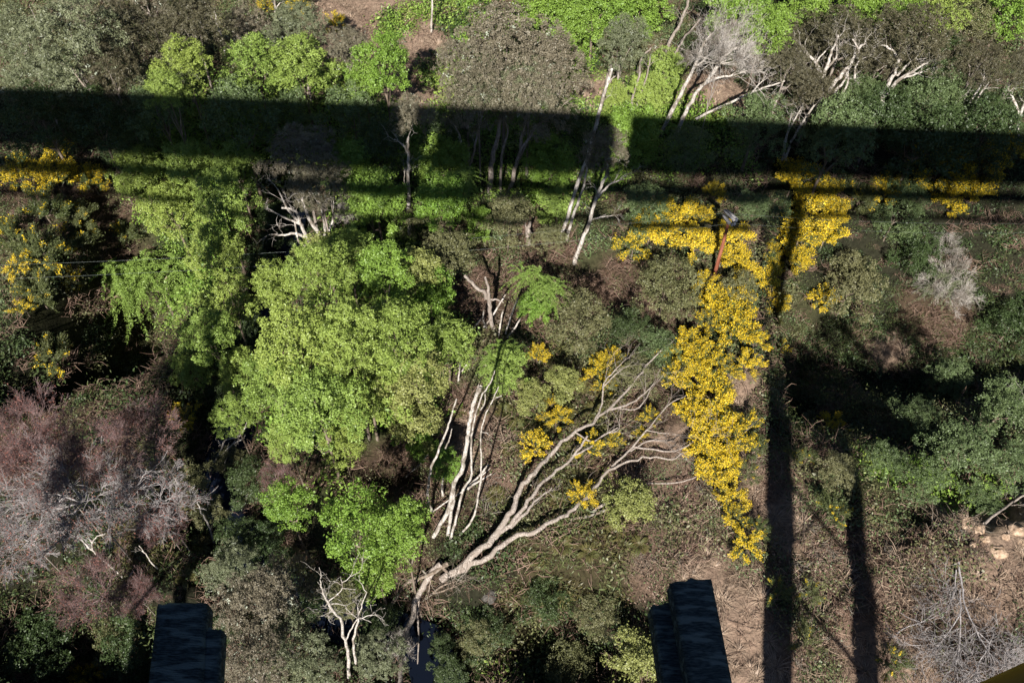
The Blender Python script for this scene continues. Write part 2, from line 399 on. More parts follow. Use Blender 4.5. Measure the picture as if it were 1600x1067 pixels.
def fern_mesh(seed, nf=11):
    rng = np.random.default_rng(seed); out = []
    for i in range(nf):
        C = []; A = []; a = i * 6.28 / nf + rng.uniform(-.25, .25); L = rng.uniform(.75, 1.05)
        t = np.linspace(.06, 1, 22); P = np.stack([np.cos(a) * L * t, np.sin(a) * L * t, .75 * t - .72 * t ** 2.2 * L], 1)
        T = nrm(np.gradient(P, axis=0)); sd = nrm(np.cross(T, [0, 0, 1.0])); wd = .17 * np.sin(np.clip(t * 1.05, 0, 1) * 3.0) + .02
        for s in (-1, 1):
            C.append(P + sd * s * wd[:, None] * .5); A.append(sd * s + T * .5)
        C = np.concatenate(C); A = np.concatenate(A); up = np.cross(np.tile(sd, (2, 1)), np.tile(T, (2, 1)))
        V, Q = leaves(C, nrm(up + rng.normal(size=C.shape) * .15), np.tile(wd, 2) * 1.15, .32, rng, along=A)
        out.append((V, Q, np.clip(rng.uniform(0, .5) + rng.uniform(0, .5, len(C)), 0, 1)))
    return [mesh_np('fern_frond', V, Q, M['fern'], t) for V, Q, t in out]

def grass_mesh(name, m, seed, n=60, h=.9, spread=.8, wdt=.035):
    rng = np.random.default_rng(seed); V = []; Q = []
    for i in range(n):
        a = rng.uniform(0, 6.28); r0 = rng.uniform(0, .15); L = h * rng.uniform(.5, 1.1); out = spread * rng.uniform(.2, 1)
        b = np.array([math.cos(a) * r0, math.sin(a) * r0, 0]); mid = b + np.array([math.cos(a) * out * .4, math.sin(a) * out * .4, L * .6]); e = b + np.array([math.cos(a) * out, math.sin(a) * out, L * rng.uniform(.3, .8)])
        s = np.array([-math.sin(a), math.cos(a), 0]) * wdt * .5
        k = len(V); V += [b - s, b + s, mid + s, mid - s, e]; Q.append([k, k + 1, k + 2, k + 3]); Q.append([k + 3, k + 2, k + 4, k + 4])
    V = np.array(V); return V, Q, rng

def simple_quads(name, V, Q, m, rng):
    me = bpy.data.meshes.new(name); F = [tuple(dict.fromkeys(q)) for q in Q]; me.from_pydata([tuple(v) for v in V], [], F)
    a = me.attributes.new('tint', 'FLOAT', 'FACE'); a.data.foreach_set('value', rng.uniform(0, 1, len(F)).astype(np.float32)); me.materials.append(m); return me

def clump_mesh(name, m, seed, n=140, size=.13, wr=.55, hz=.6, spiky=0.0):
    rng = np.random.default_rng(seed); d = nrm(rng.normal(size=(n, 3))); d[:, 2] = np.abs(d[:, 2])
    lump = 1 + .25 * np.sin(d[:, 0] * 7 + seed) * np.cos(d[:, 1] * 6)
    C = d * (rng.uniform(.45, 1.05, n) * lump)[:, None] * np.array([1, 1, hz])
    al = nrm(d + np.array([0, 0, .5]) + rng.normal(size=d.shape) * .4) if spiky else None
    V, Q = leaves(C, nrm(d * .5 + np.array([0, -.1, .6]) + rng.normal(size=d.shape) * .6), size * rng.uniform(.6, 1.4, n), wr, rng, along=al)
    return mesh_np(name, V, Q, m, rng.uniform(0, 1, n))

def tangle_mesh(name, m, seed, n=70, h=.5, th=.017):
    rng = np.random.default_rng(seed); tb = Tubes()
    for i in range(n):
        a = rng.uniform(0, 6.28); p = np.array([*rng.uniform(-.7, .7, 2), 0.0]); d = nrm(np.array([math.cos(a), math.sin(a), rng.uniform(.1, 1.1)]))
        L = rng.uniform(.3, .9); q = p + d * L * .5; d2 = nrm(d + rng.normal(size=3) * .5 - np.array([0, 0, .3])); e = q + d2 * L * .5
        tb.add([p, q, e], [th, th * .8, th * .3], 3)
    V = np.concatenate(tb.V); Q = np.concatenate(tb.Q)
    return mesh_np(name, V, Q, m, np.repeat(rng.uniform(0, 1, n), 6))

# ------------------------------------------------------------------ ground cover map (kinds of growth, by place; dark ones also paint in shade)
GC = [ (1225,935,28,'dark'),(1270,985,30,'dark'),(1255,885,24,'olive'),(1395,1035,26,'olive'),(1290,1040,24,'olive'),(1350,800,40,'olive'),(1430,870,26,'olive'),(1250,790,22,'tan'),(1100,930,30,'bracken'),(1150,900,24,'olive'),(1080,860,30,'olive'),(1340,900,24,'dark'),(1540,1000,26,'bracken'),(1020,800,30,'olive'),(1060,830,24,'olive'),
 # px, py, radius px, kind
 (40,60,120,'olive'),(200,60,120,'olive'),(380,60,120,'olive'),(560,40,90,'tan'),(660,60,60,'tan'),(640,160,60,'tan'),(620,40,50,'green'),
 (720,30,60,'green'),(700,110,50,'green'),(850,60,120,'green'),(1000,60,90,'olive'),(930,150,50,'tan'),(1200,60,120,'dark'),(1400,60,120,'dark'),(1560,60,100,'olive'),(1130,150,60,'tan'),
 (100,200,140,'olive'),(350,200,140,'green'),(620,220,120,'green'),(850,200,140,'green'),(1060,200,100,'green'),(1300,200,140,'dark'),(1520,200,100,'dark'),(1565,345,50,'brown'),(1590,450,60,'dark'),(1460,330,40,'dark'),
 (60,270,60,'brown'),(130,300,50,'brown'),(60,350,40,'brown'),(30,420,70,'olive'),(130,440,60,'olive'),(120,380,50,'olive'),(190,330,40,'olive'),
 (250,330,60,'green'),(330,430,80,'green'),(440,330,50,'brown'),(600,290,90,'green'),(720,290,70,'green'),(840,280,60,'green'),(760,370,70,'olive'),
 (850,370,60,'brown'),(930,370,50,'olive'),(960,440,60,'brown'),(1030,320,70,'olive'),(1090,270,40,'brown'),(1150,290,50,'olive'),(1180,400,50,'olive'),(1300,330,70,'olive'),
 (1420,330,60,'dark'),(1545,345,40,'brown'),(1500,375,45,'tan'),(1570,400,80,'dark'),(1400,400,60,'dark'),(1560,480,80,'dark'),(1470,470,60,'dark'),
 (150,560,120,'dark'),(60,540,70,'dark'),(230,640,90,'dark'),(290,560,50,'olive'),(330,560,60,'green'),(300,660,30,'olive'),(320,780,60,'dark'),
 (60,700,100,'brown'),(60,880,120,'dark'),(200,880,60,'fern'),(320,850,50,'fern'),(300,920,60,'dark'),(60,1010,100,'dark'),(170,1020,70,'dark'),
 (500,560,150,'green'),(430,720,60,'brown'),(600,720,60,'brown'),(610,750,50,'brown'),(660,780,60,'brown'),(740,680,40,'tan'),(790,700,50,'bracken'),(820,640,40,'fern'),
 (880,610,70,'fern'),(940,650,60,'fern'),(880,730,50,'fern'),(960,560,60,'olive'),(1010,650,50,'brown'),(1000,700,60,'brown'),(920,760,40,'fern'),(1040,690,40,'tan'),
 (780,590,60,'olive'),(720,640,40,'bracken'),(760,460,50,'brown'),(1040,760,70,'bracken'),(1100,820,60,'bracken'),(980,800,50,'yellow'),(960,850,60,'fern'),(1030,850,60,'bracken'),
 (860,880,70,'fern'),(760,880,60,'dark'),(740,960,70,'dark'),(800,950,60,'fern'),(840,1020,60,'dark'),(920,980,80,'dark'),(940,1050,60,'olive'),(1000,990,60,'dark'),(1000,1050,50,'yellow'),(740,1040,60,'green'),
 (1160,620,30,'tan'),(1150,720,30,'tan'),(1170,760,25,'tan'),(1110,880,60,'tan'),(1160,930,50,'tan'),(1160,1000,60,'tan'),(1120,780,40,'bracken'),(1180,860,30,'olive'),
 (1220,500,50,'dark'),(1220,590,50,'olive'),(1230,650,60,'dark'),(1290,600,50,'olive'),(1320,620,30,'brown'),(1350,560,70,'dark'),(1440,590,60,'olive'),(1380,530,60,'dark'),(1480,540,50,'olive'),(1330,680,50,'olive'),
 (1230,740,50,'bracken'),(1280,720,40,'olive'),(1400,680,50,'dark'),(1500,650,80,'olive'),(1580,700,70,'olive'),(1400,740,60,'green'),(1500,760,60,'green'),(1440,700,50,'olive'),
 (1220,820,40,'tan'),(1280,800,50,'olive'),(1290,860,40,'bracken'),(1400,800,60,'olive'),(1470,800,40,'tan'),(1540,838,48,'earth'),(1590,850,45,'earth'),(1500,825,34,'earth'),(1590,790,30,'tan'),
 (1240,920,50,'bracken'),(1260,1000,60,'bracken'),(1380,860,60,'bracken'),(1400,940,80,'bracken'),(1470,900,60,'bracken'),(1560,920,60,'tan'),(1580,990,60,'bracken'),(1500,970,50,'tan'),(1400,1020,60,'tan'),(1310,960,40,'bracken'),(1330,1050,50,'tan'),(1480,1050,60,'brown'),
 (450,900,80,'olive'),(560,1000,60,'brown'),(480,1040,80,'olive'),(620,900,50,'brown'),
]
KINDS = ['green', 'olive', 'brown', 'tan', 'earth', 'fern', 'dark', 'bracken', 'yellow']
LIT = {'green': (.035, .055, .016), 'olive': (.045, .045, .022), 'brown': (.060, .042, .028), 'tan': (.27, .19, .14), 'earth': (.36, .27, .19),  # litter darkened to deepen gaps between clumps; the dark kind paints shade
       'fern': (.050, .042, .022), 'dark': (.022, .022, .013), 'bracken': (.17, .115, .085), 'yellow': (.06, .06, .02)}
GP = np.array([[flat(a, b).x, flat(a, b).y, c / ppm(flat(a, b))] for a, b, c, _ in GC]); GK = np.array([KINDS.index(k) for *_, k in GC])
def gkind(x, y):
    x = x + .9 * noise2(x, y, 1.1); y = y + .9 * noise2(y + 9, x, 1.2)
    best = np.full(len(x), 1e9); bi = np.zeros(len(x), int)
    for (gx, gy, gr), k in zip(GP, GK):
        d = np.hypot(x - gx, y - gy) / gr; m = d < best; best[m] = d[m]; bi[m] = k
    return bi

# terrain: one sheet, fine near, coarse to the horizon
def axis(lo, hi, step, far):
    a = np.arange(lo, hi + .01, step); g = []; v = hi; s = step
    while v < far: s *= 1.35; v += s; g.append(v)
    g2 = []; v = lo; s = step
    while v > -far: s *= 1.35; v -= s; g2.append(v)
    return np.array(g2[::-1] + list(a) + g)
X = axis(-62, 66, .45, 1500); Y = axis(-6, 92, .45, 1500)
XX, YY = np.meshgrid(X, Y); ZZ = ground(XX, YY); nx = len(X); ny = len(Y)
rg = np.random.default_rng(5); near = (np.abs(XX) < 62) & (YY > -6) & (YY < 92)
ZZ = ZZ + near * rg.normal(size=ZZ.shape) * .09
V = np.stack([XX, YY, ZZ], -1).reshape(-1, 3); i = np.arange((ny - 1) * nx).reshape(ny - 1, nx)[:, :-1].ravel()
Q = np.stack([i, i + 1, i + 1 + nx, i + nx], 1)
tm = mesh_np('terrain', V, Q, M['terrain'], smooth_=True)
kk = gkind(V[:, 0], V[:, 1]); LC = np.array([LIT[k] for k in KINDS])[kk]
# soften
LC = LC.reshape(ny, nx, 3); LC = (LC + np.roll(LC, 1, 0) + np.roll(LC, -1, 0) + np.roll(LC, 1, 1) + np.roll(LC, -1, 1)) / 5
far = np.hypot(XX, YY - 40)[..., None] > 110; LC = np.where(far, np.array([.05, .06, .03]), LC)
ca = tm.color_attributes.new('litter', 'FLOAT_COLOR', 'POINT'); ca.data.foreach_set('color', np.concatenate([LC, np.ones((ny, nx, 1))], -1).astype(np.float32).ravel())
tr_o = link('valley_ground', tm); tr_o['kind'] = 'structure'
# creek water: a strip following the channel
P = CREEK; d = np.gradient(P, axis=0); nn_ = np.stack([-d[:, 1], d[:, 0]], 1); nn_ /= np.linalg.norm(nn_, axis=1, keepdims=True)
V = []; 
for p, n in zip(P, nn_): V += [[p[0] - n[0] * 1.35, p[1] - n[1] * 1.35, -2.6], [p[0] + n[0] * 1.35, p[1] + n[1] * 1.35, -2.6]]
wm = mesh_np('creek_water', V, [[2 * i, 2 * i + 1, 2 * i + 3, 2 * i + 2] for i in range(len(P) - 1)], M['water'])
wo = link('creek_water', wm); wo['kind'] = 'structure'

# ------------------------------------------------------------------ ground cover as instanced stuff
def scatter(name, label, pts, rot, scl, variants):
    me = bpy.data.meshes.new(name); n = len(pts); me.vertices.add(n); me.vertices.foreach_set('co', np.asarray(pts, np.float32).ravel())
    a = me.attributes.new('rotz', 'FLOAT_VECTOR', 'POINT'); a.data.foreach_set('vector', np.asarray(rot, np.float32).ravel())
    a = me.attributes.new('scl', 'FLOAT', 'POINT'); a.data.foreach_set('value', np.asarray(scl, np.float32))
    a = me.attributes.new('vi', 'INT', 'POINT'); a.data.foreach_set('value', np.random.default_rng(1).integers(0, len(variants), n).astype(np.int32))
    o = link(name, me); o['kind'] = 'stuff'; o['label'] = label; o['category'] = 'ground cover'
    g = bpy.data.node_groups.new(name, 'GeometryNodeTree'); g.interface.new_socket('Geometry', in_out='INPUT', socket_type='NodeSocketGeometry'); g.interface.new_socket('Geometry', in_out='OUTPUT', socket_type='NodeSocketGeometry')
    N = g.nodes; gi = N.new('NodeGroupInput'); go = N.new('NodeGroupOutput'); ip = N.new('GeometryNodeInstanceOnPoints'); ip.inputs['Pick Instance'].default_value = True
    gt = N.new('GeometryNodeGeometryToInstance')
    for v in variants[::-1]:
        oi = N.new('GeometryNodeObjectInfo'); oi.inputs['Object'].default_value = v; g.links.new(oi.outputs['Geometry'], gt.inputs[0])
    g.links.new(gi.outputs[0], ip.inputs['Points']); g.links.new(gt.outputs[0], ip.inputs['Instance'])
    for nm, ty, so in (('rotz', 'FLOAT_VECTOR', 'Rotation'), ('scl', 'FLOAT', 'Scale'), ('vi', 'INT', 'Instance Index')):
        na = N.new('GeometryNodeInputNamedAttribute'); na.data_type = ty; na.inputs[0].default_value = nm
        if so == 'Rotation':
            er = N.new('FunctionNodeEulerToRotation'); g.links.new(na.outputs[0], er.inputs[0]); g.links.new(er.outputs[0], ip.inputs[so])
        else: g.links.new(na.outputs[0], ip.inputs[so])
    g.links.new(ip.outputs[0], go.inputs[0])
    md = o.modifiers.new('scatter', 'NODES'); md.node_group = g
    return o

def proto(me): return bpy.data.objects.new(me.name, me)        # not linked: only a source for the scattered stuff

def grassv(m, s, **k):
    V, Q, r = grass_mesh('g', m, s, **k); return proto(simple_quads('grass_tuft', V, Q, m, r))
PV = {
 'green': [proto(clump_mesh('leaf_clump', M['bright'], s, 170, .15, .5, .9)) for s in (1, 2)] + [proto(clump_mesh('leaf_clump', M['willow'], 3, 160, .16, .5, .8)), proto(clump_mesh('leaf_clump', M['dark'], 33, 150, .16, .5, .6)), proto(tangle_mesh('twig_tangle', M['bracken'], 34, 50))],
 'olive': [proto(clump_mesh('leaf_clump', M['olive'], 4, 180, .12, .4, .6, 1)), proto(clump_mesh('leaf_clump', M['blue'], 5, 170, .12, .45, .6)), proto(clump_mesh('leaf_clump', M['olive'], 6, 160, .14, .5, .5)), proto(tangle_mesh('twig_tangle', M['bracken'], 7))],
 'dark': [proto(clump_mesh('leaf_clump', M['dark'], 8, 160, .15, .5, .6)), proto(clump_mesh('leaf_clump', M['broomgreen'], 9, 180, .14, .25, .8, 1)), proto(clump_mesh('leaf_clump', M['dark'], 10, 150, .12, .4, .7, 1)), proto(tangle_mesh('twig_tangle', M['bracken'], 10))],
 'brown': [proto(tangle_mesh('twig_tangle', M['bracken'], 11, 90)), proto(tangle_mesh('twig_tangle', M['bracken'], 12, 90)), proto(clump_mesh('leaf_clump', M['olive'], 13, 110, .1, .5, .5)), proto(clump_mesh('leaf_clump', M['broomgreen'], 14, 130, .13, .25, .7, 1))],
 'bracken': [proto(tangle_mesh('twig_tangle', M['bracken'], 15, 110)), proto(tangle_mesh('twig_tangle', M['drygrass'], 16, 60)), proto(clump_mesh('leaf_clump', M['bracken'], 17, 150, .12, .3, .5, 1)), proto(clump_mesh('leaf_clump', M['olive'], 18, 160, .10, .6, .7)), proto(clump_mesh('leaf_clump', M['blue'], 35, 120, .10, .5, .7)), proto(tangle_mesh('twig_tangle', M['brownbark'], 36, 80, .9))],
 'tan': [grassv(M['drygrass'], 19, n=70, h=.5, spread=1.1, wdt=.03), grassv(M['drygrass'], 20, n=70, h=.35, spread=1.2, wdt=.03), proto(tangle_mesh('twig_tangle', M['drygrass'], 21, 60)), proto(tangle_mesh('twig_tangle', M['bracken'], 22, 60))],
 'earth': [proto(tangle_mesh('twig_tangle', M['drygrass'], 23, 22)), proto(tangle_mesh('twig_tangle', M['twig'], 24, 16))],
 'fern': [proto(clump_mesh('leaf_clump', M['fern'], 25, 170, .2, .25, .5, 1)), proto(clump_mesh('leaf_clump', M['broomgreen'], 26, 150, .2, .2, .5, 1)), proto(tangle_mesh('twig_tangle', M['bracken'], 27, 60)), proto(clump_mesh('leaf_clump', M['olive'], 28, 150, .12, .5, .6))],
 'yellow': [proto(clump_mesh('leaf_clump', M['yellowgreen'], 29, 120, .12, .7, .6)), proto(tangle_mesh('twig_tangle', M['bracken'], 30, 70)), proto(clump_mesh('leaf_clump', M['olive'], 31, 120, .1, .5, .5))],
}
rs = np.random.default_rng(77); NP = 30000
x = rs.uniform(-56, 62, NP); y = rs.uniform(4, 90, NP)
keep = np.abs(x) < 22 + y * .48; x = x[keep]; y = y[keep]
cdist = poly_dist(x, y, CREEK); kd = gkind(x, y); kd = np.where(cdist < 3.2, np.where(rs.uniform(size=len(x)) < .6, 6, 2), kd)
tdist = poly_dist(x, y, TRACK)
dens = {'green': .8, 'olive': .95, 'dark': .9, 'brown': .95, 'bracken': .95, 'tan': .9, 'earth': .22, 'fern': .95, 'yellow': .95}
kp = (rs.uniform(size=len(x)) < np.array([dens[k] for k in KINDS])[kd]) & (cdist > .95); x = x[kp]; y = y[kp]; kd = kd[kp]
zz = ground(x, y)
LAB = {'green': ('green_undergrowth', 'low bright green leafy scrub carpeting the ground between the trees'), 'olive': ('olive_undergrowth', 'low olive green scrub covering the ground'),
       'dark': ('shade_dark_undergrowth', 'low dark green scrub, darkened further to stand for shade in the hollows'), 'brown': ('brown_undergrowth', 'brown twiggy scrub and dead stalks under the bare trees'),
       'bracken': ('dead_bracken', 'tangle of dead brown bracken on the open slope'), 'tan': ('dry_grass', 'pale tan dry grass on the sunny openings'),
       'earth': ('bank_grass', 'sparse dry stalks on the bare clay bank'), 'fern': ('fern_undergrowth', 'olive brown ferny growth below the fallen trunks'), 'yellow': ('yellow_green_undergrowth', 'yellow green brambles on the lower slope')}
for i, k in enumerate(KINDS):
    m = kd == i; n = int(m.sum())
    if not n: continue
    tm_ = rs.uniform(.4, 1.0, n) ** 1.4 * np.where(rs.uniform(size=n) < (.0 if k in ('tan', 'earth') else .12), 1.7, 1.3) * (1.0 if k not in ('tan', 'earth') else .85)
    hgt = {'green': 1.25, 'fern': 1.2, 'bracken': 1.1, 'olive': 1.1, 'dark': 1.1}.get(k, .95)
    scatter(LAB[k][0], LAB[k][1], np.stack([x[m], y[m], zz[m] - .04], 1), np.stack([rs.uniform(-.25, .25, n), rs.uniform(-.25, .25, n), rs.uniform(0, 6.28, n)], 1), tm_ * hgt, PV[k])

# ------------------------------------------------------------------ plant library
LIB = {}
def lib(key, fn):
    if key not in LIB: LIB[key] = fn()
    return LIB[key]
KIND = {
 # kind: (name, category, material, crown args, bark, default h factor)
 'willow': ('broadleaf_tree', 'tree', 'willow', dict(n_lobes=30, flat_=.85, n=17000, size=.040, wr=.65, rr=(.12, .25), tuft=15, spread=.030, shell=(.7, 1.15)), 'brownbark', 1.9),
 'bright': ('broadleaf_tree', 'tree', 'bright', dict(n_lobes=26, flat_=.9, n=11000, size=.055, wr=.6, rr=(.13, .24), tuft=16, spread=.045, shell=(.65, 1.2)), 'brownbark', 1.8),
 'blue': ('broadleaf_tree', 'tree', 'blue', dict(n_lobes=24, flat_=.8, n=11000, size=.046, wr=.55, rr=(.14, .27), tuft=14, spread=.034), 'brownbark', 1.7),
 'yellowgreen': ('leafy_shrub', 'shrub', 'yellowgreen', dict(n_lobes=18, flat_=.7, n=7500, size=.056, wr=.75, rr=(.15, .27), tuft=9, spread=.045), 'brownbark', 1.0),
 'olive': ('leafy_shrub', 'shrub', 'olive', dict(n_lobes=20, flat_=.7, n=9000, size=.048, wr=.5, rr=(.14, .26), tuft=12, spread=.035), 'brownbark', 1.0),
 'tea': ('tea_tree', 'tree', 'tea', dict(n_lobes=26, flat_=.6, n=19000, size=.044, wr=.36, rr=(.13, .29), tuft=24, spread=.03, shell=(.6, 1.2)), 'bark', 2.0),
 'teagreen': ('tea_tree', 'tree', 'teagreen', dict(n_lobes=26, flat_=.65, n=19000, size=.044, wr=.36, rr=(.13, .29), tuft=24, spread=.03, shell=(.6, 1.2)), 'bark', 1.8),
 'teadark': ('tea_tree', 'tree', 'teadark', dict(n_lobes=26, flat_=.6, n=19000, size=.044, wr=.36, rr=(.13, .29), tuft=24, spread=.03, shell=(.6, 1.2)), 'bark', 2.0),
 'dark': ('evergreen_shrub', 'shrub', 'dark', dict(n_lobes=20, flat_=.8, n=9000, size=.055, wr=.5, rr=(.15, .28), tuft=12, spread=.04), 'brownbark', 1.2),
 'scrub': ('leafy_shrub', 'shrub', 'blue', dict(n_lobes=20, flat_=.65, n=9000, size=.05, wr=.42, rr=(.14, .26), tuft=12, spread=.036), 'brownbark', .9),
}
cnt = {}
prng = random.Random(3)
GROUPS = {'broadleaf_tree': 'green broadleaf trees in the valley', 'leafy_shrub': 'leafy shrubs on the slope', 'tea_tree': 'grey leaved tea trees', 'evergreen_shrub': 'dark evergreen shrubs',
          'broom_bush': 'yellow flowering broom bushes', 'bare_tree': 'reddish leafless trees', 'larch_tree': 'feathery light green trees', 'fern': 'ferns among the fallen trunks', 'lichen_tree': 'grey lichened trees'}

def plant(kind, px, py, rpx, label, h=None, base=None, trunk=None, lichen=False):
    nm, cat, mk, args, bk, hf = KIND[kind]
    if base:
        B = at(*base); C = above(B, px, py)
    else:
        C = at(px, py, 2.0); R = rpx / ppm(C); hh = (h if h is not None else R * hf); hh += prng.uniform(-1, 1) * min(2.2, hh * .3) if base is None else 0
        C = at(px, py, hh); B = Vector((C.x, C.y, gz(C.x, C.y)))
    R = rpx / ppm(C); v = cnt.get(kind, 0) % 4; cnt[kind] = cnt.get(kind, 0) + 1
    rz = prng.uniform(0, 6.28)
    t = root(nm, label, cat, B, rz, GROUPS[nm])
    H = max(.4, C.z - B.z)
    off = Vector((C.x - B.x, C.y - B.y, 0)); off.rotate(Matrix.Rotation(-rz, 3, 'Z'))
    me = lib((kind, v), lambda: crown_mesh('crown_' + kind, M[mk], hash((kind, v)) % 1000 + 7 if False else sum(map(ord, kind)) * 7 + v, **args))
    c = link('crown', me, t); c.location = (off.x, off.y, H); s = 1.08 * R; c.scale = (s * prng.uniform(.92, 1.1), s * prng.uniform(.92, 1.1), s * prng.uniform(.85, 1.15))
    if trunk is not False:
        tk = lib(('trunk', bk, v), lambda: trunk_mesh('trunk', M[bk], 40 + v))
        k = link('trunk', tk, t); q = min(R, 3.2) * (.45 if H < 3.8 else .8); k.scale = (q, q, H)
    if lichen:
        lm = lib(('lichen', v), lambda: crown_mesh('lichen', M['lichen'], 900 + v, n_lobes=24, flat_=.6, n=260, size=.035, wr=.6, rr=(.15, .25), shell=(.9, 1.1), tuft=9, spread=.03))
        l = link('lichen', lm, t); l['kind'] = 'stuff'; l.location = c.location; l.scale = c.scale
    return t

def broom(px, py, rpx, label, dens=2, h=None):
    C = at(px, py, .9); R = 1.2 * rpx / ppm(C); C = at(px, py, h if h is not None else .5 + R * .45); B = Vector((C.x, C.y, gz(C.x, C.y)))
    v = cnt.get(('b', dens), 0) % 4; cnt[('b', dens)] = cnt.get(('b', dens), 0) + 1
    n_st = 230 if R < 1.3 else 460
    g, f = lib(('broom', dens, v, n_st), lambda: broom_meshes(200 + v * 3 + dens, (.035, .34, .66)[dens], n_st))
    t = root('broom_bush', label, 'broom bush', B, prng.uniform(0, 6.28), GROUPS['broom_bush'])
    for nme, me in (('foliage', g), ('flowers', f)):
        o = link(nme, me, t); o.location = (0, 0, C.z - B.z + R * .1); o.scale = (R, R, R * .85)
    tk = lib(('trunk', 'brownbark', 1), lambda: trunk_mesh('trunk', M['brownbark'], 41)); k = link('stem', tk, t); k.scale = (R * .6, R * .6, max(.4, C.z - B.z))
    return t

def bare(px, py, rpx, label, h=None, red=True, v=0):
    C = at(px, py, 4); R = rpx / ppm(C); C = at(px, py, h or R * 1.6); B = Vector((C.x, C.y, gz(C.x, C.y)))
    def mk():
        tb, tips, rng = bare_mesh(300 + v + (0 if red else 50), r0=.015, depth=4, kids=4, minr=.0024, n0=12, ratio=.7, spread=.38)
        me = tb.mesh('twigs', (M['redtwig'] if v % 3 == 0 else M['twig']) if red else M['deadwood'])
        tp = tips[rng.integers(0, len(tips), 2600)] + rng.normal(size=(2600, 3)) * .03
        V, Q = leaves(tp, nrm(rng.normal(size=tp.shape)), .03 * rng.uniform(.6, 1.4, len(tp)), .5, rng)
        return me, mesh_np('buds', V, Q, M['bud'], rng.uniform(0, 1, len(tp)))
    tw, bd = lib(('bare', v, red), mk)
    t = root('bare_tree', label, 'tree', B, prng.uniform(0, 6.28), GROUPS['bare_tree'])
    for nme, me in (('twigs', tw), ('buds', bd))[:2 if red else 1]:
        o = link(nme, me, t); o.location = (0, 0, C.z - B.z); o.scale = (R, R, R)
    tk = lib(('trunk', 'bark', 0), lambda: trunk_mesh('trunk', M['bark'], 40)); k = link('trunk', tk, t); k.scale = (R * .28, R * .28, max(.5, C.z - B.z - R * .5))
    return t

def larch(px, py, rpx, label, h=None, dark=False, up=.35, droop=.6, n=120, v=0, m='larch', name='larch_tree'):
    C = at(px, py, 4); R = rpx / ppm(C); C = at(px, py, h or R * 1.6); B = Vector((C.x, C.y, gz(C.x, C.y)))
    me = lib(('larch', v, n, up, droop, m), lambda: spray_mesh('sprays', M[m], 400 + v, n, .05, 50, droop, up))
    t = root(name, label, 'tree', B, prng.uniform(0, 6.28), GROUPS['larch_tree'])
    o = link('crown', me, t); o.location = (0, 0, C.z - B.z); o.scale = (R, R, R)
    tk = lib(('trunk', 'brownbark', 2), lambda: trunk_mesh('trunk', M['brownbark'], 42)); k = link('trunk', tk, t); k.scale = (R * .6, R * .6, C.z - B.z)
    return t

def fern(px, py, rpx, label, v=0):
    C = at(px, py, .45); R = rpx / ppm(C); B = Vector((C.x, C.y, gz(C.x, C.y)))
    ms = lib(('fern', v % 3), lambda: fern_mesh(500 + v % 3))
    t = root('fern', label, 'fern', B + Vector((0, 0, .15)), prng.uniform(0, 6.28), GROUPS['fern'])
    for m_ in ms:
        o = link('frond', m_, t); o.scale = (R, R, R)
    return t

def catmull(P, n=4):
    P = [np.array(p, float) for p in P]; P = [2 * P[0] - P[1]] + P + [2 * P[-1] - P[-2]]; out = []
    for i in range(1, len(P) - 2):
        for k in range(n):
            t = k / n; a, b, c, d = P[i - 1:i + 3]
            out.append(.5 * (2 * b + (c - a) * t + (2 * a - 5 * b + 4 * c - d) * t * t + (3 * b - a - 3 * c + d) * t ** 3))
    out.append(P[-2]); return np.array(out)

def wood(name, label, cat, limbs, material='deadwood', twigs=0, base=None, group=None, tseed=1, trunk_name='trunk', tdepth=2, tlen=.9, tr=.02, WK=.66):
    """limbs: list of (pixel path with heights or None, start width px, end width px). First limb is the trunk."""
    pts_all = []
    B0 = None
    for path, w0, w1 in limbs:
        if base is not None:
            B0 = at(*base); rnd = random.Random(len(path) + int(path[0][0]))
            P = [above(B0, a[0], a[1]) for a in path]
        else: P = [at(a[0], a[1], a[2]) for a in path]
        pts_all.append((P, w0 / ppm(P[0]) / 2, w1 / ppm(P[-1]) / 2))
    org = B0 if B0 is not None else Vector((pts_all[0][0][0].x, pts_all[0][0][0].y, gz(pts_all[0][0][0].x, pts_all[0][0][0].y)))
    t = root(name, label, cat, org, 0, group); rng = np.random.default_rng(tseed)
    ttb = Tubes()
    for i, (P, r0, r1) in enumerate(pts_all):
        Q = catmull([tuple(p - org) for p in P], 4); Rr = WK * np.linspace(r0, r1, len(Q)) * (1 + .08 * np.sin(np.arange(len(Q)) * 2.3 + i))
        Q[1:-1] += rng.normal(size=Q[1:-1].shape) * r0 * .18
        me = Tubes().add(Q, Rr, 8 if r0 > .06 else 6).mesh('limb', M[material]); link(trunk_name if i == 0 else 'limb', me, t)
        if twigs:
            for k in range(twigs):
                j = rng.integers(len(Q) // 2, len(Q)); dd = nrm(Q[min(j, len(Q) - 1)] - Q[max(j - 2, 0)] + rng.normal(size=3) * .02)
                branch(ttb, rng, Q[j], nrm(dd + rng.normal(size=3) * .5), tlen * rng.uniform(.5, 1.2), tr, tdepth, .6, 2, .05, 4, None, .2, .7, .006)
    if twigs: link('twigs', ttb.mesh('twigs', M[material]), t)['kind'] = 'stuff'
    return t
# ------------------------------------------------------------------ viaduct and train (where the camera rides)
ZS = HCAM - 3.0                    # top of the sleepers
viad = root('railway_viaduct', 'tall railway viaduct on lattice legs, only two sleeper ends showing along the bottom edge', 'viaduct', (0, -1.6, ZS))
def vpart(name, B, m, label=None):
    o = link(name, boxes_mesh(name, B, M[m]), viad); o.location = -viad.location
    if label: o['label'] = label
    return o
def along(px, py, z):
    return flat(px, py, z)
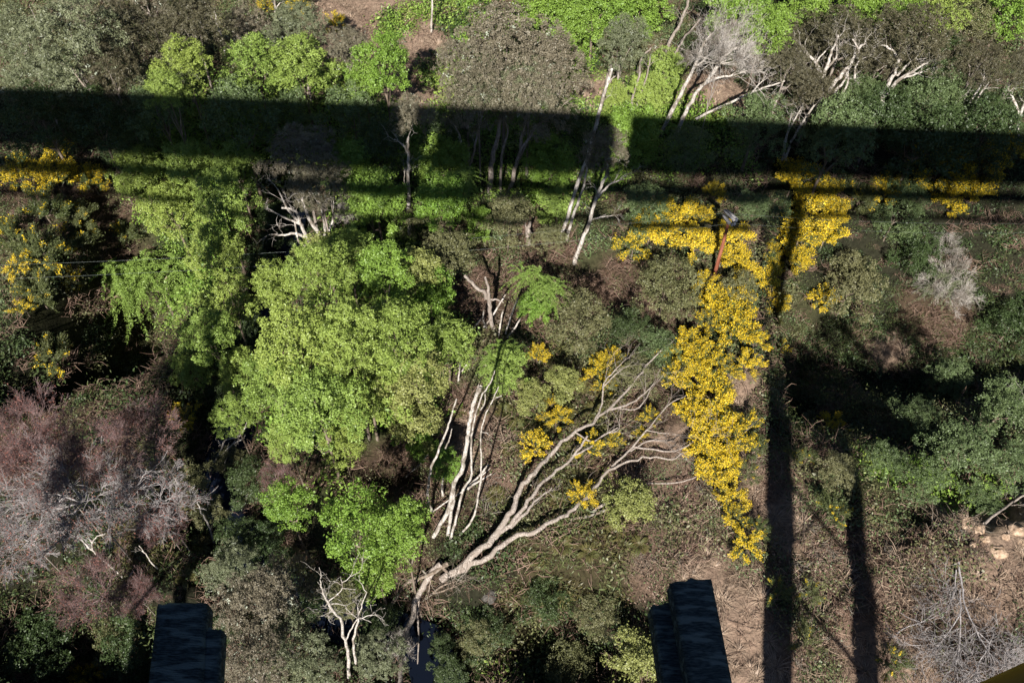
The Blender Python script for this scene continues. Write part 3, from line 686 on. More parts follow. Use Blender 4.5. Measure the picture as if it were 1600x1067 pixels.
# the two long sleepers with their packing blocks
def sleeper_geo(name, a, b, c, e, z, thick, label, seed):
    """a,b: far corners; c,e: near corners (pixels on the bottom part of the picture), continued back under the train"""
    A, B_, C_, E = [flat(*p, z) for p in (a, b, c, e)]
    dl = (C_ - A).normalized(); dr = (E - B_).normalized()
    back = 3.6
    P = [A, B_, B_ + dr * back, A + dl * back]
    rng = np.random.default_rng(seed); n = 40; V = []; Q = []
    for i in range(n + 1):
        t = i / n; t = t ** 1.6
        L = P[0].lerp(P[3], t); Rr = P[1].lerp(P[2], t)
        for j in range(9):
            s = j / 8; p = L.lerp(Rr, s)
            edge = (j in (0, 8)) * -.008 + (i == 0) * -.006
            V.append([p.x, p.y + rng.normal() * .0015 + (i == 0) * rng.normal() * .003, z + edge])
    top = len(V)
    for i in range(n + 1):
        for j in (0, 8): V.append([V[i * 9 + j][0], V[i * 9 + j][1], z - thick])
    for i in range(n):
        for j in range(8): a_ = i * 9 + j; Q.append([a_, a_ + 9, a_ + 10, a_ + 1])
        Q.append([i * 9, top + 2 * i, top + 2 * i + 2, i * 9 + 9]); Q.append([i * 9 + 8, i * 9 + 17, top + 2 * i + 3, top + 2 * i + 1])
    for j in range(8): pass
    k = len(V); V += [[V[j][0], V[j][1], z - thick] for j in range(9)]
    for j in range(8): Q.append([j, j + 1, k + j + 1, k + j])
    me = mesh_np(name, V, Q, M['sleeper']); o = link(name, me, viad); o.location = -viad.location
    if label: o['label'] = label
    return o
sleeper_geo('sleeper', (245, 942), (323, 940), (231, 1067), (317, 1067), ZS, .09, 'weathered blue grey long sleeper end at lower left', 1)
sleeper_geo('packing_block', (319, 981), (347, 982), (313, 1067), (342, 1067), ZS - .012, .07, 'shorter block beside the left sleeper', 2)
sleeper_geo('sleeper', (1048, 907), (1112, 902), (1077, 1067), (1145, 1067), ZS, .09, 'dark weathered long sleeper end at lower right centre', 3)
sleeper_geo('packing_block', (1018, 945), (1052, 940), (1036, 1067), (1078, 1067), ZS - .10, .1, 'shorter block beside the right sleeper', 4)
sl = boxes_mesh('sleeper', [((0, 0, 0), (.11, 1.75, .12), None)], M['sleeper'])
xl, xr = flat(280, 1000, ZS).x, flat(1090, 1000, ZS).x
for k in range(-60, 61):
    xx_ = xl + (xr - xl) * k / 3
    if k in (0, 3): continue
    o = link('sleeper', sl, viad); o.location = Vector((xx_, -1.45, ZS - .125)) - viad.location
for yy_ in (-2.15, -1.08): vpart('rail', [((0, yy_, ZS + .07), (70, .035, .07), None)], 'railsteel')
for yy_ in (-2.95, -.35):
    vpart('top_chord', [((0, yy_, ZS - .55), (70, .16, .28), None)], 'steel'); vpart('bottom_chord', [((0, yy_, ZS - 3.1), (70, .16, .19), None)], 'steel')
    B = []
    for k in range(-34, 34):
        x0 = k * 2.0 + .6
        bar(B, (x0, yy_, ZS - .8), (x0 + 2, yy_, ZS - 2.95), .10); bar(B, (x0, yy_ + .02, ZS - 2.95), (x0 + 2, yy_ + .02, ZS - .8), .10)
        if k % 4 == 0: bar(B, (x0, yy_, ZS - .8), (x0, yy_, ZS - 2.95), .3)
    o = vpart('lattice', B, 'steel')
def leg_line(p, lean=0.0):
    """a leg whose shadow crosses this pixel of level ground, leaning a little along the track"""
    g = flat(*p); s = (g.y + 1.6) / math.cos(SUN_AZ); x = g.x - (g.y + 1.6) * math.tan(SUN_AZ); z0 = s * math.tan(SUN_EL)
    return lambda z: Vector((x + lean * (z - z0), -1.6, z))
def pier(legs):
    """legs: (line, half width) pairs, standing on the ground and carrying the girders"""
    zt = ZS - 3.3
    for f_, hw in legs:
        zb = gz(f_(0).x, -1.6) - .5; A, B_ = f_(zb), f_(zt); B = []; d_ = (B_ - A).normalized()
        box(B, (A + B_) / 2, (hw, .95, (B_ - A).length / 2), [[d_.z, 0, d_.x], [0, 1, 0], [-d_.x, 0, d_.z]]); vpart('pier_leg', B, 'masonry')
    B = []
    for z0 in np.linspace(2, zt - 6, 7):
        z1 = z0 + 4.5; l, rr_ = legs[0][0], legs[1][0]
        off_ = Vector((0, .1, 0)); bar(B, l(z0) + off_, rr_(z1) + off_, .14); bar(B, rr_(z0) - off_, l(z1) - off_, .14)
    vpart('pier_bracing', B, 'steel')
LA = leg_line((352, 500), -.05); LB = leg_line((392, 560), -.07)
pier([(LA, .55), (LB, .28)])
RA = leg_line((1215, 900), .05); RB = leg_line((1338, 900), -.01)
pier([(RA, .62), (RB, .46)])
for dx in (38, -66):
    pier([((lambda z, dx=dx: RA(z) + Vector((dx, 0, 0))), .6), ((lambda z, dx=dx: RB(z) + Vector((dx, 0, 0))), .32)])

def carriage(x0, x1, label):
    c = root('railway_carriage', label, 'railway carriage', ((x0 + x1) / 2, -1.6, ZS + .14))
    L = (x1 - x0) / 2; y0, y1 = -1.42, 1.42
    def p(n, B, m):
        o = link(n, boxes_mesh(n, B, M[m]), c); return o
    p('body', [((0, 0, 1.35), (L, 1.40, .55), None), ((0, 0, 3.05), (L, 1.40, .25), None)] + [((-L + .3 + i * (2 * L - .6) / max(2, int(L / .8)), 0, 2.35), (.16, 1.40, .449), None) for i in range(max(2, int(L / .8)) + 1)], 'coach')
    p('roof', [((0, 0, 3.38), (L, 1.42, .079), None), ((0, 0, 3.52), (L, 1.15, .06), None)], 'roofgrey')
    p('underframe', [((0, 0, .62), (L, 1.2, .175), None), ((0, 0, .3), (L * .4, .8, .14), None)], 'steel')
    p('window', [((0, 0, 2.35), (L - .2, 1.36, .445), None)], 'glass')
    for s in (-1, 1):
        p('bogie', [((s * (L - 2.6), 0, .42), (1.3, 1.0, .14), None)], 'steel')
        for q in (-.85, .85):
            tb = Tubes().add([(s * (L - 2.6) + q, -.75, .44), (s * (L - 2.6) + q, .75, .44)], [.42, .42], 16); link('wheel', tb.mesh('wheel', M['railsteel']), c)
    return c
# gaps of light between the carriages fall at these pixels of the photograph
def gap_x(px, py, h=0.0):
    g = at(px, py, h); t = (HCAM - 1 - g.z) / math.tan(SUN_EL); return g.x - t * math.sin(SUN_AZ)
g1a, g1b, g2a, g2b = gap_x(642, 165, 8), gap_x(668, 165, 8), gap_x(950, 175), gap_x(975, 175)
carriage(g1a - 38, g1a, 'leftmost dark red railway carriage on the viaduct')
carriage(g1b, g2a, 'middle dark red railway carriage on the viaduct with the yellow rail')
carriage(g2b, g2b + 38, 'rightmost dark red railway carriage on the viaduct')
# yellow handrail board leaning out at lower right
yr = Tubes()
def near(px, py, depth): d = pix_ray(px, py); return CAM + d * (depth / d.dot(_f))
ya, yb = near(1500, 1124, .95), near(1680, 1042, .95)
ylen = (yb - ya)
P = [ya - ylen * .8, ya, yb, yb + ylen * 1.4]
yo = root('yellow_handrail', 'yellow brown painted handrail of the train cutting the bottom right corner', 'handrail', P[0])
yr.add([tuple(q - P[0]) for q in P], [.024] * 4, 20); link('rail', yr.mesh('rail', M['yellow']), yo)
br = Tubes().add([tuple(P[3] - P[0]), tuple(P[3] - P[0] + Vector((0, -.25, 0)))], [.02, .02], 10); link('bracket', br.mesh('bracket', M['yellow']), yo)
br = Tubes().add([tuple(P[0] - P[0]), tuple(Vector((0, -.3, -.05)))], [.02, .02], 10); link('bracket', br.mesh('bracket', M['yellow']), yo)

# ------------------------------------------------------------------ utility pole and wires
PB = at(1116, 432, .2); PT = above(PB, 1139, 345)
up_ = root('utility_pole', 'red brown wooden utility pole with grey double crossarm rising from the yellow broom', 'utility pole', Vector((PB.x, PB.y, gz(PB.x, PB.y))))
o_ = up_.location; rp = 5.5 / ppm(PT) / 2
link('pole', Tubes().add([tuple(Vector((PB.x, PB.y, o_.z - .3)) - o_), tuple((PB + PT) / 2 - o_), tuple(PT - o_)], [rp * 1.2, rp * 1.08, rp * .9], 12).mesh('pole', M['polewood']), up_)
ca = above(PB, 1139, 345)
def arm(pa, pb, dz, w_):
    A = flat(*pa, ca.z + dz); B2 = flat(*pb, ca.z + dz); Bx = []
    d = (B2 - A); q = d.to_track_quat('X', 'Z').to_matrix(); box(Bx, (A + B2) / 2 - o_, (d.length / 2, w_, w_ * 1.1), [list(r) for r in q])
    link('crossarm', boxes_mesh('crossarm', Bx, M['armwood']), up_); return A, B2
a1 = arm((1130, 337), (1141, 350), 0, .085); a2 = arm((1131, 329), (1148, 345), .1, .07); a3 = arm((1136, 329), (1152, 344), -.05, .07)
arms_ = [o for o in up_.children if o.name.startswith('crossarm')]
for (px_, py_) in ((1143, 353), (1147, 352), (1150, 346), (1133, 332)):
    A = flat(px_, py_, ca.z); link('insulator', Tubes().add([tuple(A - o_), tuple(A - o_ + Vector((0, 0, .12))), tuple(A - o_ + Vector((0, 0, .24)))], [.07, .1, .04], 8).mesh('insulator', M['porcelain']), arms_[0])
def wire(P0, far, label, sag):
    A = P0; pts = []
    for k in range(25):
        t = k / 24; p = A.lerp(far, t); p.z -= sag * 4 * t * (1 - t); pts.append(p - A)
    o = root('power_line', label, 'wire', A, 0, 'wires of the power line')
    link('strand', Tubes().add([tuple(q) for q in pts], [.004] * 25, 5).mesh('strand', M['wire']), o)
WZ = ca.z + .2
wl1 = flat(1133, 333, WZ); wl2 = flat(1146, 349, WZ)
def farpt(px, py, z): return flat(px, py, z)
wire(wl1, farpt(-260, 420, WZ - 1.2), 'upper thin wire running left from the utility pole', 1.0)
wire(wl2, farpt(-260, 443, WZ - 1.2), 'lower thin wire running left from the utility pole', 1.0)
wire(wl1, farpt(1900, 338, WZ + .4), 'upper thin wire running right from the utility pole', .8)
wire(wl2, farpt(1900, 352, WZ + .4), 'lower thin wire running right from the utility pole', .8)

# ------------------------------------------------------------------ fallen and standing dead wood
F = .6
wood('fallen_tree', 'largest fallen pale tree, forking up right from the creek into the yellow broom', 'fallen tree', [
 ([(690, 905, .4), (712, 893, .6), (739, 869, .9), (766, 842, 1.2), (786, 818, 1.5), (803, 791, 1.7), (813, 764, 1.8), (834, 737, 1.9), (857, 714, 1.9), (884, 684, 2), (915, 664, 2), (952, 640, 2), (986, 600, 2.1), (1009, 573, 2.2), (1043, 539, 2.3)], 19, 3),
 ([(766, 842, 1.2), (797, 822, 1.4), (820, 791, 1.5), (840, 761, 1.6), (871, 734, 1.6), (894, 714, 1.6), (918, 681, 1.9)], 12, 5),
 ([(797, 824, 1.3), (822, 800, 1.2), (838, 780, 1.2), (862, 762, 1.1)], 9, 4),
 ([(712, 893, .5), (735, 884, .7), (766, 866, .8), (800, 839, 1), (834, 832, 1), (854, 818, 1), (884, 805, .9), (908, 785, .8), (932, 758, .8), (952, 734, .9), (979, 724, 1), (1013, 714, 1), (1050, 717, 1), (1064, 708, 1.1)], 15, 3),
 ([(928, 659, 1.9), (941, 630, 2.2), (943, 600, 2.6), (960, 580, 2.9), (978, 560, 3.1)], 5, 2),
 ([(943, 604, 2.5), (958, 588, 2.7), (972, 577, 2.9)], 4, 2), ([(952, 640, 2), (985, 630, 2), (1012, 610, 2), (1022, 598, 2)], 6, 2), ([(960, 637, 1.9), (992, 640, 1.6), (1010, 622, 1.7), (1018, 600, 1.8)], 4, 2),
 ([(900, 676, 1.9), (925, 690, 1.6), (945, 678, 1.5), (965, 672, 1.5), (968, 655, 1.5)], 4, 2), ([(894, 712, 1.6), (920, 700, 1.5), (935, 685, 1.5), (965, 668, 1.6)], 5, 3)],
 'bark', twigs=4, tdepth=2, tlen=1.2, tr=.014)
wood('fallen_tree', 'slender fallen grey tree right of the largest one, its top in the broom', 'fallen tree', [
 ([(955, 730, .8), (975, 712, 1), (1000, 685, 1.3), (1020, 660, 1.4), (1045, 632, 1.6), (1072, 618, 1.8)], 6, 2),
 ([(990, 698, 1.1), (1020, 702, 1.1), (1055, 705, 1.2), (1082, 690, 1.4), (1108, 664, 1.7)], 5, 2),
 ([(985, 705, 1.0), (1010, 690, 1.2), (1042, 688, 1.2)], 4, 2), ([(1082, 690, 1.4), (1095, 684, 1.5), (1112, 682, 1.6)], 4, 2), ([(1010, 672, 1.3), (1030, 676, 1.2), (1045, 678, 1.2)], 3, 1.5)],
 'bark', twigs=4, tdepth=2, tlen=1.4, tr=.013)
wood('fallen_branch', 'curved grey fallen branch below the broom band', 'branch', [([(1010, 755, .3), (1045, 755, .4), (1075, 750, .6), (1100, 738, .8), (1118, 726, 1)], 4, 2)], 'bark', twigs=3, tlen=.6)
wood('fallen_log', 'short pale log right of the three fallen stems', 'log', [([(926, 800, .3), (940, 790, .4), (953, 783, .5)], 8, 6)], 'bark')
wood('fallen_log', 'dark rotting log under the fallen trees', 'log', [([(890, 812, .2), (920, 806, .3), (960, 790, .3), (972, 776, .3)], 9, 4)], 'brownbark')
wood('leaning_trunk', 'thick pale trunk bending down from the root tangle to the bottom edge', 'trunk', [
 ([(690, 880, .6), (668, 905, .8), (655, 930, 1.2), (640, 970, 2), (630, 1010, 2.6), (626, 1050, 3), (627, 1090, 3.2)], 16, 11), ([(655, 930, 1.2), (652, 960, 1.2), (654, 1000, 1), (652, 1042, .8)], 6, 3)], 'bark', twigs=2, tlen=.8)
wood('leaning_trunk', 'dark curved trunk crossing the creek at the bottom edge', 'trunk', [([(650, 935, .6), (658, 965, .6), (675, 1000, .4), (697, 1030, .3), (714, 1066, .2), (720, 1090, .2)], 10, 7)], 'brownbark')
wood('leaning_trunk', 'grey trunk slanting left and down from the roots', 'trunk', [([(672, 895, .5), (632, 915, .5), (605, 955, .7), (578, 990, .9), (556, 1012, 1)], 12, 5)], 'brownbark')
wood('root_tangle', 'tangle of broken roots and sticks at the foot of the fallen trees', 'roots', [([(700, 880, .5), (680, 893, .9), (655, 905, .9), (640, 925, .6)], 12, 5), ([(665, 935, .3), (690, 915, .8), (722, 905, .6)], 6, 3), ([(668, 930, .5), (700, 920, .9), (712, 912, 1)], 5, 2), ([(690, 880, .4), (700, 895, .8), (712, 900, .5)], 8, 5), ([(660, 890, .8), (672, 905, .9), (670, 925, .6)], 5, 3)], 'brownbark', twigs=7, tlen=1.1, tdepth=2)
wood('broken_trunk', 'thick bleached broken trunk, thickest of the pale standing stems', 'dead tree', [
 ([(677, 839, .1), (699, 801, 1), (709, 762, 2.2), (722, 728, 3.2), (729, 696, 4.2), (732, 672, 5), (736, 650, 5.6), (740, 628, 6.2), (751, 604, 6.8)], 10, 9), ([(700, 836, .1), (705, 800, 1), (710, 765, 2)], 9, 7), ([(740, 630, 6.1), (745, 612, 6.5), (748, 600, 6.9)], 5, 1)], 'deadwood', base=(690, 838))
wood('dead_tree', 'tall slim white stem right of the thick broken trunk', 'dead tree', [
 ([(704, 842, .1), (711, 818, .7), (722, 772, 2), (736, 740, 3), (736, 696, 4), (739, 667, 4.8), (751, 623, 6), (766, 597, 6.8), (773, 579, 7.2)], 6.5, 2.5), ([(751, 640, 5), (757, 630, 5), (758, 615, 5)], 3, 2)], 'deadwood', base=(706, 842))
wood('dead_tree', 'curved pale stem on the right of the dead stand', 'dead tree', [
 ([(709, 846, .1), (734, 818, .6), (746, 787, 1.5), (751, 740, 2.8), (752, 716, 3.4), (751, 682, 4.2), (758, 650, 5), (768, 628, 5.6), (779, 604, 6.2)], 5.5, 2), ([(770, 625, 5.6), (776, 621, 5.6), (784, 618, 5.8)], 3, 1.5), ([(751, 675, 4), (760, 676, 4), (765, 680, 4)], 2.5, 1)], 'deadwood', base=(722, 835))
wood('dead_tree', 'leaning grey stem on the left of the dead stand', 'dead tree', [
 ([(675, 800, .1), (668, 774, .6), (673, 738, 1.5), (684, 704, 2.4), (697, 675, 3.2), (705, 650, 4), (713, 624, 4.6)], 7, 3.5), ([(696, 700, 2), (702, 686, 2.5), (706, 670, 3)], 4, 2)], 'deadwood', base=(680, 800))
wood('fallen_branch', 'straight white stick lying across the pale stems', 'branch', [([(675, 800, .6), (717, 771, .9), (768, 740, 1.2)], 3.5, 3.5)], 'deadwood')
wood('fallen_branch', 'split pale branch propped against the stems', 'branch', [([(730, 764, .7), (745, 748, .8), (763, 726, 1)], 9, 4), ([(736, 760, .7), (750, 745, .8), (766, 731, 1)], 4, 2)], 'deadwood')
wood('fallen_branch', 'pale stick left of the dead stems', 'branch', [([(634, 745, .3), (655, 726, .4), (676, 700, .6)], 4, 3)], 'deadwood')
wood('fallen_branch', 'thin pale stick under the small bright sapling', 'branch', [([(692, 776, .3), (691, 757, 1), (693, 745, 1.6)], 6, 3)], 'deadwood', base=(692, 778))
wood('dead_tree', 'short white stem above the thick broken trunk', 'dead tree', [([(716, 598, .1), (718, 580, .8), (719, 565, 1.4)], 5, 3), ([(722, 580, .8), (730, 568, 1), (735, 562, 1.2)], 4, 2)], 'deadwood', base=(716, 598))
wood('broken_trunk', 'lichened snag with a hollow crooked arm above the bright bush', 'dead tree', [
 ([(772, 520, .2), (766, 490, 1), (764, 468, 1.6), (753, 455, 2), (740, 445, 2.3), (726, 431, 2.6)], 11, 7), ([(764, 468, 1.6), (763, 450, 2.2), (758, 434, 2.8)], 8, 6), ([(764, 468, 1.6), (775, 468, 1.8), (786, 472, 2)], 6, 3)], 'bark', base=(770, 515))
for k, (q, lb) in enumerate([([(790, 460), (773, 488), (756, 512)], 'leaning white stick crossing the lichened snag'), ([(810, 465), (800, 490), (790, 522)], 'tall white stick right of the lichened snag'), ([(786, 485), (783, 500), (779, 524)], 'crooked white stick between two taller ones by the snag'),
      ([(813, 498), (805, 512), (793, 527)], 'rightmost short white stick by the snag'), ([(756, 485), (755, 500), (760, 512)], 'bent white stick left of the snag'), ([(731, 523), (740, 512), (752, 498)], 'lowest white stick left of the snag')]):
    wood('dead_branch', lb, 'branch', [([(a, b, 2.2 - 1.8 * i_ / 2) for i_, (a, b) in enumerate(q)], 3.8, 4.5)], 'deadwood', twigs=1, tlen=.6, tdepth=1)
wood('dead_branch', 'slim grey branch poking from the large green crown', 'branch', [([(575, 482, 5.5), (590, 478, 6), (605, 468, 6.4), (608, 450, 6.8)], 3, 2)], 'bark')
# pale trunked trees, centre and top; three in bleached wood to look sunlit
def pale(label, base, limbs, twigs=0, m='bark', nm='bare_trunk_tree', **k): return wood(nm, label, 'tree', limbs, m, twigs, base, group='pale trunked trees', tseed=int(base[0]), WK=.9, **k)
pale('straight pale trunk standing alone left of centre, dark crown in the shadow', (640, 368), [([(640, 368), (638, 320), (638, 270), (637, 240), (638, 215)], 6.5, 4), ([(637, 238), (628, 225), (616, 218)], 4, 1.5), ([(638, 300), (632, 285), (633, 262)], 3, 1)], 3, 'deadwood')
pale('forked pale trunk, first left of the thick pair', (732, 300), [([(732, 300), (733, 275), (733, 262), (740, 240), (745, 215), (752, 190)], 6, 3), ([(733, 262), (722, 240), (718, 210), (700, 185)], 5, 2)], 3)
pale('thickest pale trunk in the central row', (765, 302), [([(765, 302), (768, 265), (772, 235), (780, 205), (782, 180)], 10, 6)], 2)
pale('slim pale trunk between two thick ones', (782, 303), [([(782, 303), (784, 245), (788, 225), (793, 208), (790, 190)], 5, 3)], 2)
pale('pale trunk forking to the right in the central row', (796, 302), [([(796, 302), (805, 265), (813, 235), (816, 210), (825, 175), (835, 150)], 8, 3), ([(814, 232), (828, 215), (840, 195), (870, 178)], 6, 2), ([(806, 262), (818, 235), (832, 205), (850, 190)], 4, 2)], 4)
pale('tall twin pale trunk leaning right across the shadow', (872, 376), [([(872, 376), (885, 345), (898, 300), (915, 255), (930, 205), (943, 150), (956, 108)], 7, 6), ([(885, 375), (898, 330), (912, 290), (922, 245), (935, 205)], 6, 2)], 3, 'deadwood')
pale('lower pale trunk leaning right with a fan of bare limbs', (898, 412), [([(898, 412), (910, 375), (922, 345), (932, 310), (942, 285), (950, 270)], 8, 4), ([(932, 312), (950, 290), (975, 280)], 5, 2), ([(936, 300), (948, 270), (950, 240)], 4, 2), ([(922, 345), (935, 340), (950, 338)], 3, 2)], 4, 'deadwood')
pale('short pale stump with splintered top left of the broom', (826, 382), [([(826, 382), (826, 360), (828, 347)], 9, 5), ([(823, 370), (821, 352), (820, 345)], 4, 1)], 0)
pale('slim twin pale stems rising from the top centre greens', (985, 180), [([(985, 180), (990, 150), (998, 120), (1002, 92), (1018, 75)], 5, 3), ([(992, 175), (1003, 140), (1012, 115), (1016, 85)], 4, 2)], 2)
pale('slim pale stem left of the twin stems', (948, 150), [([(938, 180), (945, 140), (952, 110), (955, 98)], 6, 5), ([(950, 140), (955, 125), (965, 117)], 3, 2)], 0)
wood('dead_tree', 'bleached dead tree with a dense spray of pale twigs at upper right centre', 'dead tree', [([(1030, 215), (1052, 170), (1075, 125), (1090, 95), (1100, 70), (1115, 50)], 7, 3), ([(1055, 215), (1072, 175), (1092, 140), (1110, 120), (1135, 85), (1150, 75)], 7, 3), ([(1095, 135), (1120, 122), (1145, 118), (1168, 110)], 5, 2), ([(1085, 105), (1100, 95), (1130, 60)], 4, 2), ([(1110, 118), (1125, 95), (1142, 70)], 4, 2)], 'deadwood', 14, (1042, 215), None, 7, WK=1.0, tdepth=3, tlen=1.7, tr=.02)
wood('dead_tree', 'dark leaning trunks at the top edge beside the bleached tree', 'dead tree', [([(1040, 85), (1052, 55), (1065, 35), (1075, 0)], 9, 6), ([(1055, 85), (1068, 62), (1085, 42), (1095, 30)], 6, 3)], 'bark', 4, (1044, 88))
wood('fallen_tree', 'pale dead tree leaning flat to the right under the bleached tree', 'fallen tree', [([(1088, 186, .8), (1125, 168, 2.4), (1160, 152, 3.8), (1190, 138, 5), (1226, 127, 6)], 7, 3), ([(1172, 148, 4.2), (1185, 133, 5), (1195, 122, 5.6)], 4, 2)], 'deadwood', 4, tlen=1.5)
def fan(label, base, limbs, tw=4): return wood('pale_limbed_tree', label, 'tree', [([base] + l[0] if i == 0 else l[0], l[1], l[2]) for i, l in enumerate(limbs)], 'deadwood', tw, (base[0], base[1] + 34), GROUPS['tea_tree'], int(base[0]), tlen=1.1, tr=.02, WK=1.0)
fan('grey tea tree with a fan of four white limbs, left of the upper right group', (1282, 160), [([(1285, 150), (1282, 128), (1280, 105), (1262, 85), (1255, 78)], 6, 3), ([(1282, 130), (1292, 105), (1298, 85), (1310, 55)], 6, 3), ([(1284, 128), (1275, 100), (1290, 80)], 4, 2), ([(1292, 108), (1306, 90), (1308, 70)], 4, 2), ([(1281, 120), (1268, 108), (1258, 108)], 3, 1.5)])
fan('tea tree with long white limbs slanting right in the middle of the upper right group', (1298, 165), [([(1298, 140), (1312, 120), (1330, 98), (1343, 75), (1352, 68)], 8, 3), ([(1300, 148), (1318, 128), (1325, 112)], 5, 2), ([(1335, 122), (1337, 105), (1345, 92)], 4, 2), ([(1340, 92), (1340, 75), (1332, 62)], 4, 2), ([(1312, 150), (1324, 132), (1326, 100)], 4, 2)])
fan('tea tree with spreading white limbs at the right of the upper right group', (1380, 185), [([(1380, 150), (1392, 125), (1402, 105), (1400, 85), (1385, 72)], 7, 3), ([(1382, 150), (1402, 128), (1425, 112), (1450, 98)], 7, 3), ([(1402, 118), (1420, 100), (1432, 90)], 4, 2), ([(1410, 122), (1425, 118), (1442, 112)], 4, 2)])
fan('small tea tree with thin white stems at the far right', (1515, 210), [([(1510, 175), (1522, 150), (1535, 130), (1538, 115)], 4, 2), ([(1522, 172), (1530, 150), (1546, 128)], 4, 2), ([(1508, 170), (1505, 158), (1510, 150)], 3, 2)])
fan('tea tree with a forked white stem touching the right edge', (1590, 215), [([(1592, 185), (1588, 165), (1578, 145), (1575, 130)], 5, 3), ([(1592, 185), (1600, 165), (1608, 150)], 5, 3)])
fan('shadowed tea tree with three thin stems right of centre', (1228, 250), [([(1228, 245), (1240, 215), (1255, 190), (1272, 165)], 5, 3), ([(1222, 250), (1228, 215), (1240, 190), (1252, 168)], 4, 2), ([(1225, 235), (1232, 200), (1236, 178)], 3, 2)])
fan('lichened tea tree with thick white limbs left of centre', (490, 400), [([(492, 398), (480, 372), (470, 350), (462, 330), (440, 325)], 8, 3), ([(505, 390), (496, 360), (482, 340), (472, 310)], 9, 4), ([(472, 352), (452, 330), (434, 296)], 5, 2), ([(480, 372), (460, 365), (440, 368), (430, 366)], 5, 2), ([(508, 385), (508, 355), (502, 325)], 6, 3), ([(486, 388), (466, 375), (460, 345)], 5, 2), ([(472, 352), (440, 338), (418, 325)], 4, 1.5), ([(515, 360), (520, 340), (518, 318)], 4, 2)], 3)
wood('dead_tree', 'twisted pale dead tree standing at the bottom left of centre', 'dead tree', [([(545, 1060), (545, 1030), (540, 1000), (530, 965), (515, 945), (505, 925), (500, 905)], 9, 3), ([(556, 1035), (552, 1005), (558, 975), (565, 950), (573, 925)], 7, 2), ([(540, 1000), (550, 980), (562, 965), (580, 972)], 4, 2), ([(530, 965), (518, 955), (512, 960)], 3, 1), ([(512, 940), (525, 930), (535, 918), (532, 900)], 3, 2)], 'deadwood', 4, (546, 1064), tlen=.9)
wood('broken_trunk', 'slim bleached snag standing alone left of the lower green tree', 'dead tree', [([(334, 848), (328, 825), (318, 805), (308, 785)], 6, 3)], 'deadwood', 0, (336, 850))
wood('dead_branch', 'long forked white dead branch below the reddish trees', 'dead tree', [([(192, 902, .6), (165, 878, 1.6), (145, 860, 2.2), (125, 842, 2.8), (108, 832, 3.2), (95, 815, 3.6)], 5, 2), ([(145, 860, 2.2), (144, 848, 2.8), (152, 838, 3), (165, 833, 3.2)], 4, 2), ([(144, 848, 2.7), (136, 835, 3)], 3, 1.5)], 'deadwood', 1, tlen=.6)
wood('dead_branch', 'short crooked white branch just under the long forked one', 'dead tree', [([(148, 903, .4), (142, 885, 1), (139, 870, 1.6), (134, 864, 1.8)], 4, 2), ([(140, 875, 1.4), (147, 871, 1.6)], 3, 1.5)], 'deadwood', 1, tlen=.4)
wood('dead_branch', 'thin white branch right of the long forked one', 'dead tree', [([(246, 888, .3), (236, 878, 1), (228, 865, 1.6), (217, 852, 2)], 4, 2)], 'deadwood', 1, tlen=.4)
wood('dead_branch', 'white forked twigs over the dark creek', 'dead tree', [([(335, 722, .8), (345, 705, 1.4), (352, 688, 2), (375, 680, 2.6), (388, 655, 3)], 5, 2), ([(345, 712, 1.2), (362, 695, 2), (382, 684, 2.4)], 4, 2), ([(350, 735, .5), (352, 722, .8), (356, 708, 1.2)], 4, 2)], 'deadwood', 2, tlen=.7)
wood('dead_branch', 'pale stub poking from the brush above the left sleeper', 'branch', [([(146, 1036, .5), (155, 1046, .4), (166, 1056, .3)], 4, 2), ([(150, 1026, .6), (156, 1034, .5), (163, 1046, .4)], 3, 2)], 'deadwood', 1, tlen=.4)
wood('dead_branch', 'white stub inside the lower left grey tea tree', 'branch', [([(420, 935, 2.5), (428, 950, 2.4), (431, 972, 2)], 6, 3), ([(440, 998, 2), (446, 1012, 2), (452, 1022, 1.8)], 9, 3)], 'deadwood', 1, tlen=.4)
wood('dead_branch', 'pair of pale sticks beside the thin white branch', 'branch', [([(201, 904, .5), (205, 896, .8), (210, 890, 1)], 3, 2), ([(220, 906, .5), (220, 896, .9), (221, 888, 1.2)], 3, 2)], 'deadwood')
wood('fallen_tree', 'uprooted leafless sapling fanning its fine grey twigs over the slope at lower right', 'fallen tree', [([(1498, 878, .5), (1503, 915, .7), (1508, 945, .8), (1525, 985, .9), (1542, 1015, 1), (1552, 1045, 1)], 5, 2), ([(1494, 890, .5), (1492, 915, .6), (1486, 930, .5)], 3, 1.5), ([(1500, 920, .6), (1501, 960, .7), (1500, 1000, .7), (1496, 1030, .7)], 4, 2), ([(1525, 985, .9), (1555, 1010, 1), (1580, 1022, .9)], 3, 1.5), ([(1500, 960, .7), (1480, 990, .6), (1462, 1012, .5)], 3, 1.5), ([(1542, 1015, 1), (1530, 1035, 1), (1525, 1060, .9)], 3, 1.5), ([(1542, 1015, 1), (1565, 1040, .9)], 3, 1.5)], 'twig', 24, tdepth=3, tlen=1.3, tr=.012, tseed=22)
wood('fallen_branch', 'long thin leafless branch lying across the brown slope', 'branch', [([(1396, 995, .4), (1415, 980, .5), (1440, 972, .5), (1462, 962, .5)], 3, 1.5), ([(1405, 955, .4), (1420, 965, .5), (1436, 970, .5)], 2, 1)], 'twig', 4, tlen=.8, tr=.012)
wood('fallen_log', 'grey log running off the right edge above the clay bank', 'log', [([(1538, 818, .5), (1560, 800, .7), (1580, 786, .9), (1612, 765, 1.1)], 7, 5), ([(1575, 790, .8), (1590, 788, .8), (1600, 790, .8)], 3, 2)], 'bark', 2, tlen=.5)
